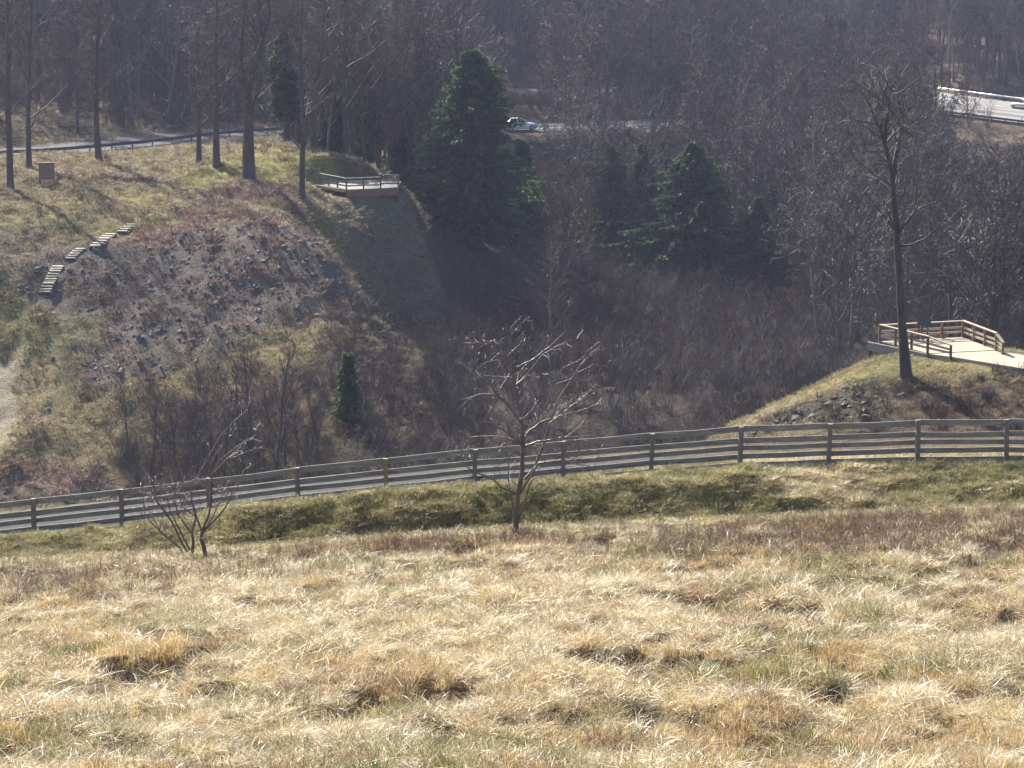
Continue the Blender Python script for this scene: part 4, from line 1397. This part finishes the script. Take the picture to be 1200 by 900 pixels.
# --- the bare woods
kinds = []
for k, (H_, r_, mats, op) in enumerate([
    (14, .21, ('bark', 'twig'), dict(cnt=[15, 7, 5, 3])),
    (16, .20, ('bark', 'twig'), dict(cnt=[15, 7, 5, 3], t00=.4)),
    (12, .16, ('bark_pale', 'twig_grey'), dict(cnt=[16, 7, 5, 3], ang=(25, 50), up=.16)),
    (13, .19, ('bark_pale', 'twig_grey'), dict(cnt=[14, 8, 5, 3], ang=(35, 70), rat0=.42)),
    (15, .20, ('bark_pale', 'twig_grey'), dict(cnt=[16, 6, 5, 3], rat0=.30, ang=(25, 50))),
    (10, .11, ('bark', 'twig_red'), dict(cnt=[18, 7, 5, 3], t00=.15, rat0=.42, ang=(25, 55), up=.14)),
    (14, .18, ('bark', 'twig'), dict(cnt=[12, 8, 6, 3], rat0=.40, wig=.4)),
]):
    op = dict(op, rmin=0.020, thick=0.019)
    th, tn = bare_tree(200 + k, H_, r_, op)
    a = th.obj('trunk', mats[0], None, True, link=False)
    b = tn.obj('crown', mats[1], None, link=False)
    kinds.append((H_, a.data, b.data, th, tn, mats))

WINDOWS = [  # clear sight lines that the place has: (px0, px1, py0, py1, only trees nearer than)
    (590, 630, 118, 158, 341), (1118, 1260, 92, 168, 424), (-20, 345, 132, 196, 292), (585, 625, 100, 118, 398),
    (1010, 1240, 370, 440, 160), (365, 475, 195, 240, 250), (500, 612, 60, 300, 262), (735, 872, 190, 300, 285), (690, 740, 190, 270, 292), (850, 920, 245, 300, 280)]


def clear(x, y, z, H, W):
    p0 = project(x, y, z)
    p1 = project(x, y, z + H)
    hwp = W * FPX / y
    for (a, b, c, d, ymax) in WINDOWS:
        if y < ymax and p0[0] + hwp > a and p0[0] - hwp < b and p1[1] < d and p0[1] > c:
            return False
    return True


cand = []
tries = 0
rw = np.random.default_rng(21)
while len(cand) < 1900 and tries < 40000:
    tries += 1
    Y_ = math.sqrt(rw.uniform(200 ** 2, 575 ** 2))
    px = rw.uniform(-90, 1290)
    x_ = X(px, Y_, 250)
    if px < 500 and Y_ < 262 + max(0, (px - 430)) * -0.3:
        continue
    if px < 340 and Y_ < 300:
        continue
    if px > 860 and Y_ < 215:
        continue
    if any(road_query(np.array([x_]), np.array([Y_]), pl)[0][0] < hw_ + 2.0 for pl, hw_ in ROADS.values()):
        continue
    cand.append((px, x_, Y_))
cx = np.array([c[1] for c in cand])
cy = np.array([c[2] for c in cand])
cz = terrain(cx, cy)
woods = []
for (px, x_, Y_), z_ in zip(cand, cz):
    kd = int(rw.integers(0, len(kinds)))
    s_ = rw.uniform(0.78, 1.36)
    H_ = kinds[kd][0] * s_
    if not clear(x_, Y_, z_, H_, H_ * 0.16):
        # a lower tree may still fit
        kd = 5
        s_ = rw.uniform(0.3, 0.5)
        H_ = 10 * s_
        if not clear(x_, Y_, z_, H_, 1.2):
            continue
    woods.append((H_ / Y_, px, x_, Y_, z_, kd, s_))
woods.sort(reverse=True)
LOOK = ['bare tree with rising limbs', 'tall high crowned bare tree', 'upright grey twigged bare tree', 'wide spreading grey twigged bare tree', 'slim narrow crowned bare tree', 'low bushy reddish bare tree', 'gnarled round crowned bare tree']
NIND = 250
for (_, px, x_, Y_, z_, kd, s_) in woods[:NIND]:
    if px > 860 and Y_ < 425:
        lab, grp = LOOK[kd] + ' on the flat below the highway', LOOK[kd].replace('tree', 'trees') + ' below the highway'
    elif Y_ > 345:
        lab, grp = LOOK[kd] + ' on the slope beyond the road', LOOK[kd].replace('tree', 'trees') + ' beyond the road'
    else:
        lab, grp = LOOK[kd] + ' in the gorge woods around the hemlocks', LOOK[kd].replace('tree', 'trees') + ' of the gorge woods'
    place_tree('bare_tree', None, Vector((x_, Y_, z_ - 0.1)), lab, 'tree', grp, rz=rw.uniform(0, 6.28), sc=s_, data=kinds[kd][1:3])
rest = woods[NIND:]


def proto_tree(k):
    H_, _, _, th, tn, mats = kinds[k]
    n = len(th.v)
    me = bpy.data.meshes.new('tree_shape')
    me.from_pydata([tuple(v) for v in th.v] + [tuple(v) for v in tn.v], [], th.f + [tuple(i + n for i in f) for f in tn.f])
    me.materials.append(M[mats[0]])
    me.materials.append(M[mats[1]])
    me.polygons.foreach_set('material_index', [0] * len(th.f) + [1] * len(tn.f))
    return bpy.data.objects.new('tree_shape', me)


scatter('far_wood', [(r[2], r[3], r[4] - 0.1) for r in rest], [(0, 0, rw.uniform(0, 6.28)) for r in rest], [r[6] for r in rest], [r[5] for r in rest],
        [proto_tree(k) for k in range(len(kinds))], 'mass of distant bare trees filling the far hillside', 'wood')


# ------------------------------------------------------------------ undergrowth, rocks, grass
def brush(seed, H, stems, mat, spread=0.5, kids_=4, r=0.014):
    rnd = random.Random(seed)
    b = MB()
    for s in range(stems):
        az = rnd.uniform(0, 6.28)
        p = Vector((math.cos(az), math.sin(az), 0)) * rnd.uniform(0, 0.3) - Vector((0, 0, 0.1))
        d = Vector((math.cos(az) * rnd.uniform(0.05, spread), math.sin(az) * rnd.uniform(0.05, spread), 1)).normalized()
        L = H * rnd.uniform(0.5, 1.05)
        pts = [p]
        for i in range(4):
            d = (d + rand_perp(d, rnd) * 0.16).normalized()
            pts.append(pts[-1] + d * L / 4)
        b.tube(pts, [r * (1 - .7 * i / 4) for i in range(5)], 3, cap=False)
        for k in range(kids_):
            i = rnd.randint(1, 3)
            q = pts[i].lerp(pts[i + 1], rnd.random())
            d2 = ((pts[i + 1] - pts[i]).normalized() + rand_perp(d, rnd) * rnd.uniform(.4, 1.0)).normalized()
            l2 = L * rnd.uniform(.18, .4)
            e = q + d2 * l2
            b.tube([q, e], [r * .5, r * .25], 3, cap=False)
            for j in range(2):
                q2 = q.lerp(e, rnd.uniform(.3, .9))
                d3 = (d2 + rand_perp(d2, rnd) * .8).normalized()
                b.tube([q2, q2 + d3 * l2 * .5], [r * .35, r * .2], 3, cap=False)
    return b.obj('brush_shape', mat, link=False)


def tuft(seed, n, h, rad, lean, wd, mat, flat=0.0, mess=0.0):
    rnd = random.Random(seed)
    b = MB()
    for k in range(n):
        az = rnd.uniform(0, 6.28)
        rr = rad * math.sqrt(rnd.random())
        p = Vector((rr * math.cos(az), rr * math.sin(az), -0.03))
        a2 = az + rnd.gauss(0, 0.9 + 2.5 * mess)
        hd = Vector((math.cos(a2), math.sin(a2), 0))
        L = h * (rnd.uniform(0.45, 1.1) if rnd.random() > 0.12 * mess else rnd.uniform(1.0, 1.4))
        p.z += mess * rnd.uniform(0, 0.10) * flat
        el = math.radians(rnd.uniform(55 - 30 * mess, 88)) * (1 - flat) + math.radians(rnd.uniform(5, 40)) * flat
        bend = rnd.uniform(0.2, 1.0) * lean
        side = Vector((-hd.y, hd.x, 0)) * wd * rnd.uniform(0.6, 1.2)
        tw = Vector((0, 0, rnd.uniform(-.7, .7))) * wd
        i0 = len(b.v)
        q = p.copy()
        for j in range(3):
            f = [1.0, 0.85, 0.55][j]
            b.v += [q + (side + tw) * f, q - (side + tw) * f]
            d = hd * math.cos(el) + Vector((0, 0, math.sin(el)))
            q = q + d * (L / 3)
            el -= bend * 0.55
        if q.z < -0.02:
            q.z = 0.0
        b.v.append(q)
        b.f += [(i0, i0 + 1, i0 + 3, i0 + 2), (i0 + 2, i0 + 3, i0 + 5, i0 + 4), (i0 + 4, i0 + 5, i0 + 6)]
    return b.obj('tuft_shape', mat, link=False)


def rock_shape(seed):
    rnd = random.Random(seed)
    t = (1 + 5 ** .5) / 2
    v = [(-1, t, 0), (1, t, 0), (-1, -t, 0), (1, -t, 0), (0, -1, t), (0, 1, t), (0, -1, -t), (0, 1, -t), (t, 0, -1), (t, 0, 1), (-t, 0, -1), (-t, 0, 1)]
    f = [(0, 11, 5), (0, 5, 1), (0, 1, 7), (0, 7, 10), (0, 10, 11), (1, 5, 9), (5, 11, 4), (11, 10, 2), (10, 7, 6), (7, 1, 8), (3, 9, 4), (3, 4, 2), (3, 2, 6), (3, 6, 8), (3, 8, 9), (4, 9, 5), (2, 4, 11), (6, 2, 10), (8, 6, 7), (9, 8, 1)]
    sx, sy, sz = rnd.uniform(.35, .6), rnd.uniform(.3, .5), rnd.uniform(.18, .34)
    vv = [Vector((a * sx, b * sy, c * sz)) * rnd.uniform(.75, 1.15) for a, b, c in v]
    return mesh_obj('rock_shape', vv, f, 'rock', link=False)


def gcol(x, y):
    i = np.clip(np.searchsorted(gy, y), 0, ny - 1)
    j = np.clip(np.searchsorted(gx, x), 0, nx - 1)
    return col[i, j]


def euler(n, r, tilt=0.15):
    return np.stack([r.normal(0, tilt, n), r.normal(0, tilt, n), r.uniform(0, 6.28, n)], 1)


def wedge(n, y0, y1, r, pad=60):
    y = np.sqrt(r.uniform(y0 * y0, y1 * y1, n))
    px = r.uniform(-pad, 1200 + pad, n)
    x = (px - 600) / FPX * y * 1.005
    return x, y, px


# meadow grass
r = np.random.default_rng(31)
n = 72000
x, y, px = wedge(n, 30, 69.2, r, 90)
clump = fbm(x * 2.3 + 7, y * 1.5 + 2, 2)
kp = (r.random(n) < 0.62 + 2.2 * clump) & (r.random(n) > hollow(x, y) * 0.72) & ((y < 67.9) | (r.random(n) < .25))
x, y, px, clump = x[kp], y[kp], px[kp], clump[kp]
n = len(x)
z = terrain(x, y)
pat = fbm(x * 0.55, y * 0.30, 3)
pat2 = fbm(x * 1.7 + 31, y * 0.9 + 7, 2)
u = r.random(n)
idx = np.where(pat + 0.5 * pat2 + (u - .5) * 0.35 > 0.0, 4, 0) + (r.random(n) * 4).astype(int)
bro = (fbm(x * 0.8 + 70, y * 0.5, 3) > 0.11) & (u < 0.55)
idx = np.where(bro, 8 + (u * 100).astype(int) % 2, idx)
grn = (fbm(x * 0.5 + 20, y * 0.45 + 90, 3) + 0.12 * (1 - smooth(34, 44, y)) > 0.13) & (r.random(n) < 0.35)
idx = np.where(grn, 10 + (u * 100).astype(int) % 2, idx)
scl = (1 + 0.8 * clump) * np.where(y > 67.9, 0.45, 1.0) * r.uniform(0.6, 1.25, n) * (1 - 0.25 * smooth(50, 68, y)) * (1 + 0.9 * np.maximum(0, fbm(x * 0.9 + 11, y * 0.7, 2)))
protos = ([tuft(300 + k, 34, [0.15, 0.24, 0.19, 0.12][k], 0.14, [0.5, 1.0, 0.8, 0.4][k], 0.0032, 'straw_gold', mess=0.5) for k in range(4)] +
          [tuft(310 + k, 38, [0.22, 0.30, 0.24, 0.18][k], 0.2, 0.5, 0.0042, 'straw_pale', flat=[0.95, 0.8, 0.6, 1.0][k], mess=1.0) for k in range(4)] +
          [tuft(320 + k, 44, 0.21, 0.15, 0.9, 0.004, 'straw_brown', flat=0.25, mess=0.4) for k in range(2)] +
          [tuft(330 + k, 34, 0.26, 0.13, 0.8, 0.0045, 'grass_green', mess=0.3) for k in range(2)])
scatter('meadow_grass', np.stack([x, y, z], 1), euler(n, r), scl, idx, protos, 'dry straw coloured meadow grass in tussocks', 'grass')

# loose fallen straw lying across the tussocks
n = 16000
x, y, px = wedge(n, 30, 67.5, r, 90)
scatter('fallen_straw', np.stack([x, y, terrain(x, y) + r.uniform(0.02, 0.16, n)], 1), np.stack([r.normal(0, .25, n), r.normal(0, .25, n), r.uniform(0, 6.28, n)], 1), r.uniform(0.5, 1.2, n), r.integers(0, 4, n),
        [tuft(340 + k, [3, 3, 2, 2][k], 0.36, 0.1, 0.35, [0.0035, 0.003, 0.0045, 0.004][k], ['straw_pale', 'straw_gold', 'straw_pale', 'stalk'][k], flat=1.0, mess=1.0) for k in range(4)], 'loose pale straw fallen across the meadow tussocks', 'straw')

# dead stalks along the far side of the meadow
n = 11500
x, y, px = wedge(n, 55, 67.8, r, 60)
dens = np.clip(0.25 + 1.5 * fbm(x * 0.35 + 3, y * 0.3, 3) + 0.45 * smooth(600, 1000, px) * smooth(58, 62, y) + 0.3 * smooth(62, 66, y), 0, 1) * smooth(55, 61, y)
k = r.random(n) < dens
x, y = x[k], y[k]
n = len(x)
protos = [brush(400 + j, 0.44, 7, 'stalk', 0.35, 2, 0.0055) for j in range(4)]
scatter('dead_stalks', np.stack([x, y, terrain(x, y)], 1), euler(n, r, 0.1), r.uniform(0.5, 1.15, n), r.integers(0, 4, n), protos, 'reddish brown dead stalks along the far edge of the meadow', 'stalks')

# shaggy grass of the bank and the verge
n = 15000
y = r.uniform(68.9, 74.6, n)
x = r.uniform(-14.5, 14.5, n)
gc = gcol(x, y)
z = terrain(x, y)
u = r.random(n)
pat = fbm(x * 0.8 + 5, y * 0.8, 3)
idx = np.where(gc[:, 0] > 0.24, np.where(u < .7, 4, 3), np.where(pat + (u - .5) * .4 > 0.10, np.where(u < .5, 0, 1), np.where(u < .35, 2, np.where(u < .8, 3, 4))))
trk = (gc[:, 0] > 0.2) & (np.abs(y - 69.45) < 0.2) & (px[:1][0] < 1e9) & (gc[:, 2] > 0.2)
keep = ~trk
protos = [tuft(500, 30, 0.20, 0.18, 1.0, 0.005, 'grass_green', flat=.2), tuft(501, 30, 0.18, 0.18, 1.0, 0.005, 'grass_green', flat=.4), tuft(502, 34, 0.24, 0.2, 1.1, 0.005, 'grass_olive', flat=.4), tuft(503, 34, 0.22, 0.2, 1.1, 0.005, 'grass_olive', flat=.2), tuft(504, 36, 0.26, 0.2, 1.1, 0.0055, 'straw_pale', flat=.7)]
scatter('bank_grass', np.stack([x, y, z], 1)[keep], euler(n, r)[keep], r.uniform(0.45, 1.0, n)[keep], idx[keep], protos, 'shaggy green and tawny grass covering the bank', 'grass')

# hillside cover: grass, dead fern, rocks
n = 150000
x, y, px = wedge(n, 186, 345, r, 40)
keep = (px < 500) & ((y < 268) | (px < 350))
x, y, px = x[keep], y[keep], px[keep]
gc = gcol(x, y)
z = terrain(x, y)
red = gc[:, 0] / (gc[:, 1] + 1e-6)
grey = (gc[:, 2] > 0.105) & (gc[:, 0] < 0.2)
u = r.random(len(x))
ok = road_query(x, y, ROADS['road'][0])[0] > 4.5
for (sa, sb2) in FLIGHTS:
    ok &= road_query(x, y, np.array([[sa.x, sa.y - 0.8, 0], [sb2.x, sb2.y + .4, 0]]))[0] > 0.75
ok &= gc[:, 0] < 0.30
ok &= np.hypot(x - PADS[-1][0].x, y - PADS[-1][0].y) > 3.4
mf = ok & (((red > 1.35) & (u < .35)) | (u < .06) | (grey & (u < .22)))
scatter('dead_fern', np.stack([x, y, z], 1)[mf], euler(mf.sum(), r), r.uniform(0.5, 1.25, mf.sum()), r.integers(0, 3, mf.sum()), [tuft(600 + k, 26, 0.62, 0.4, 0.9, 0.022, 'fern', flat=.3) for k in range(3)], 'reddish brown dead fern and bramble on the hillside', 'undergrowth')
mg = ok & ~mf & (u < .7) & ~grey
ix = np.where(gc[mg][:, 1] > gc[mg][:, 0] * 0.98, 0, 1) * 2 + r.integers(0, 2, mg.sum())
scatter('hillside_grass', np.stack([x, y, z], 1)[mg], euler(mg.sum(), r), r.uniform(0.5, 1.1, mg.sum()), ix, [tuft(610 + k, 26, 0.34, 0.36, 1.0, 0.016, ['grass_olive', 'hill_straw', 'hill_straw', 'grass_olive'][k], flat=.45) for k in range(4)], 'tufty winter grass on the rocky hillside', 'grass')
mr = ok & (grey & (r.random(len(x)) < .75)) | (r.random(len(x)) < .012)
x2, y2, _ = wedge(7000, 136, 150, r, 20)
g2 = gcol(x2, y2)
k2 = (g2[:, 0] < 0.095) & (y2 < 147.5) & (x2 < 22.5)
px_ = np.concatenate([x[mr], x2[k2]])
py_ = np.concatenate([y[mr], y2[k2]])
sc_ = np.concatenate([0.08 + 0.26 * r.random(mr.sum()) ** 5, 0.08 + 0.26 * r.random(k2.sum()) ** 4])
scatter('talus', np.stack([px_, py_, terrain(px_, py_)], 1), euler(len(px_), r, .5), sc_, r.integers(0, 6, len(px_)), [rock_shape(700 + k) for k in range(6)], 'grey broken rock scattered over the slopes', 'rocks')

# cover on the knoll
n = 14000
x, y, px = wedge(n, 126, 160, r, 40)
k = px > 760
x, y = x[k], y[k]
dd_ = np.hypot(x - PADS[0][0].x, y - PADS[0][0].y)
onwalk = ((x > D_.x - 0.3) & (y > 143) & (np.abs((y - 149.0) + 0.72 * (x - 23.5)) < 2.6)) | (dd_ < 2.9)
x, y = x[~onwalk], y[~onwalk]
gc = gcol(x, y)
u = r.random(len(x))
ix = np.where(gc[:, 0] > gc[:, 1] * 1.3, 4 + (u * 2).astype(int), np.where(gc[:, 1] > gc[:, 0] * .98, (u * 2).astype(int), 2 + (u * 2).astype(int)))
scatter('knoll_cover', np.stack([x, y, terrain(x, y)], 1), euler(len(x), r), r.uniform(0.5, 1.1, len(x)), ix, [tuft(620 + k, 28, 0.30, 0.26, 1.0, 0.011, m_, flat=f_) for k, (m_, f_) in enumerate([('grass_green', .4), ('grass_green', .4), ('grass_olive', .4), ('grass_olive', .4), ('fern', .2), ('fern', .2)])], 'grass and dead fern on the knoll below the lookout', 'grass')

xs, ys_, pxs_ = wedge(3000, 132, 151, r, 30)
k = (pxs_ > 900) & (gcol(xs, ys_)[:, 1] < 0.14) & (np.hypot(xs - PADS[0][0].x, ys_ - PADS[0][0].y) > 4) & (ys_ < 146.0)
scatter('knoll_scrub', np.stack([xs, ys_, terrain(xs, ys_)], 1)[k], euler(k.sum(), r, .1), r.uniform(.4, 1.0, k.sum()), r.integers(0, 3, k.sum()), [brush(840 + j, 0.7, 14, ['twig_red', 'twig', 'twig_grey'][j], .7, 4, .011) for j in range(3)], 'low twiggy scrub on the face of the knoll', 'scrub')

# thickets: gorge, forest floor and the foot of the hillside
n = 8500
x, y, px = wedge(n, 150, 480, r, 50)
z = terrain(x, y)
H_ = r.uniform(0.5, 1.15, n)
keep = []
for k in range(n):
    a, b, c = px[k], y[k], H_[k]
    if a < 470 and 205 < b < 312:
        keep.append(False)
        continue
    if any(road_query(np.array([x[k]]), np.array([b]), pl)[0][0] < hw_ + 1.5 for pl, hw_ in ROADS.values()):
        keep.append(False)
        continue
    if b < 168 and not 520 < a < 900:
        keep.append(False)
        continue
    if a < 130 and b < 215:
        keep.append(False)
        continue
    if 400 < a < 650 and 212 < b < 266 and k % 4:
        keep.append(False)
        continue
    if a > 990 and b < 190:
        keep.append(False)
        continue
    keep.append(clear(x[k], b, z[k], 3.4 * c, 0.8))
keep = np.array(keep)
protos = [brush(800 + k, 3.4, 22, ['twig', 'twig_grey', 'twig_red', 'twig_grey'][k % 4], .55, 5, .017) for k in range(6)]
scatter('thicket', np.stack([x, y, z], 1)[keep], euler(keep.sum(), r, .05), H_[keep], r.integers(0, 6, keep.sum()), protos, 'bare twiggy thicket filling the gorge and the forest floor', 'thicket')
# low scrub at the foot of the hill and on the steep face
n = 1500
x, y, px = wedge(n, 180, 240, r, 40)
m_ = ((px < 480) & (y < 203) & (r.random(n) < .8) & (px > 120)) | ((px > 380) & (px < 620) & (y < 215))
x, y = x[m_], y[m_]
y3 = r.uniform(352, 396, 420)
x3 = (r.uniform(560, 720, 420) - 600) / FPX * y3
k3 = (road_query(x3, y3, ROADS['road'][0])[0] > 7) & (road_query(x3, y3, ROADS['upper_road'][0])[0] > 4.5)
x, y = np.concatenate([x, x3[k3]]), np.concatenate([y, y3[k3]])
m_ = np.ones(len(x), bool)
scatter('scrub', np.stack([x, y, terrain(x, y)], 1)[m_], euler(m_.sum(), r, .08), r.uniform(.5, 1.3, m_.sum()), r.integers(0, 4, m_.sum()), [brush(820 + k, 1.7, 18, ['twig_red', 'twig', 'twig_grey', 'twig'][k], .6, 4, .013) for k in range(4)], 'low bare scrub on the banks and at the foot of the rocky hillside', 'scrub')

# a few pale fallen canes in the meadow
for (a, b, rr, mt, lab) in [((816, 676), (847, 643), .011, 'straw_pale', 'pale bent cane leaning in the meadow stalks'), ((874, 670), (848, 641), .009, 'stalk', 'thin red brown cane leaning beside the pale bent cane'),
                            ((290, 640), (342, 628), .010, 'straw_pale', 'pale cane lying at the meadow edge between shrub and small tree'), ((352, 775), (366, 735), .006, 'stalk', 'thin dark upright stem standing in the open straw'), ((322, 705), (360, 678), .006, 'stalk', 'slanting dark stem in the straw in front of the shrub')]:
    p0 = hit(*a)
    p1 = P(b[0], b[1], p0.y - 0.1)
    c_ = thing('dead_cane', p0, lab, 'cane')
    m1 = (p1 - p0) * 0.55 + Vector((0.02, 0.0, 0.03))
    MB().tube([Vector((0, 0, -.1)), m1 * .5 + Vector((0.01, 0, 0.01)), m1, p1 - p0], [rr, rr * .9, rr * .75, rr * .4], 5).obj('stem', mt, c_)
    MB().tube([m1, m1 + Vector((0.09, 0.02, 0.10))], [rr * .5, rr * .3], 4).obj('side_stem', mt, c_)

# ------------------------------------------------------------------ haze
def haze(density):
    m, nt = newmat('haze_air')
    o = N(nt, 'ShaderNodeOutputMaterial')
    v = N(nt, 'ShaderNodeVolumePrincipled')
    v.inputs['Color'].default_value = (0.62, 0.68, 1.0, 1)
    v.inputs['Density'].default_value = density
    v.inputs['Anisotropy'].default_value = 0.3
    nt.links.new(v.outputs[0], o.inputs['Volume'])
    z0_, z1_ = float(GZ.min()) - 1.5, float(GZ.max()) + 25
    b = MB().box((0, 585, (z0_ + z1_) / 2), (1440, 1370, z1_ - z0_))
    h = b.obj('haze', m)
    tag(h, 'thin bluish haze hanging in the valley air', 'haze', kind='stuff')


haze(0.00014)
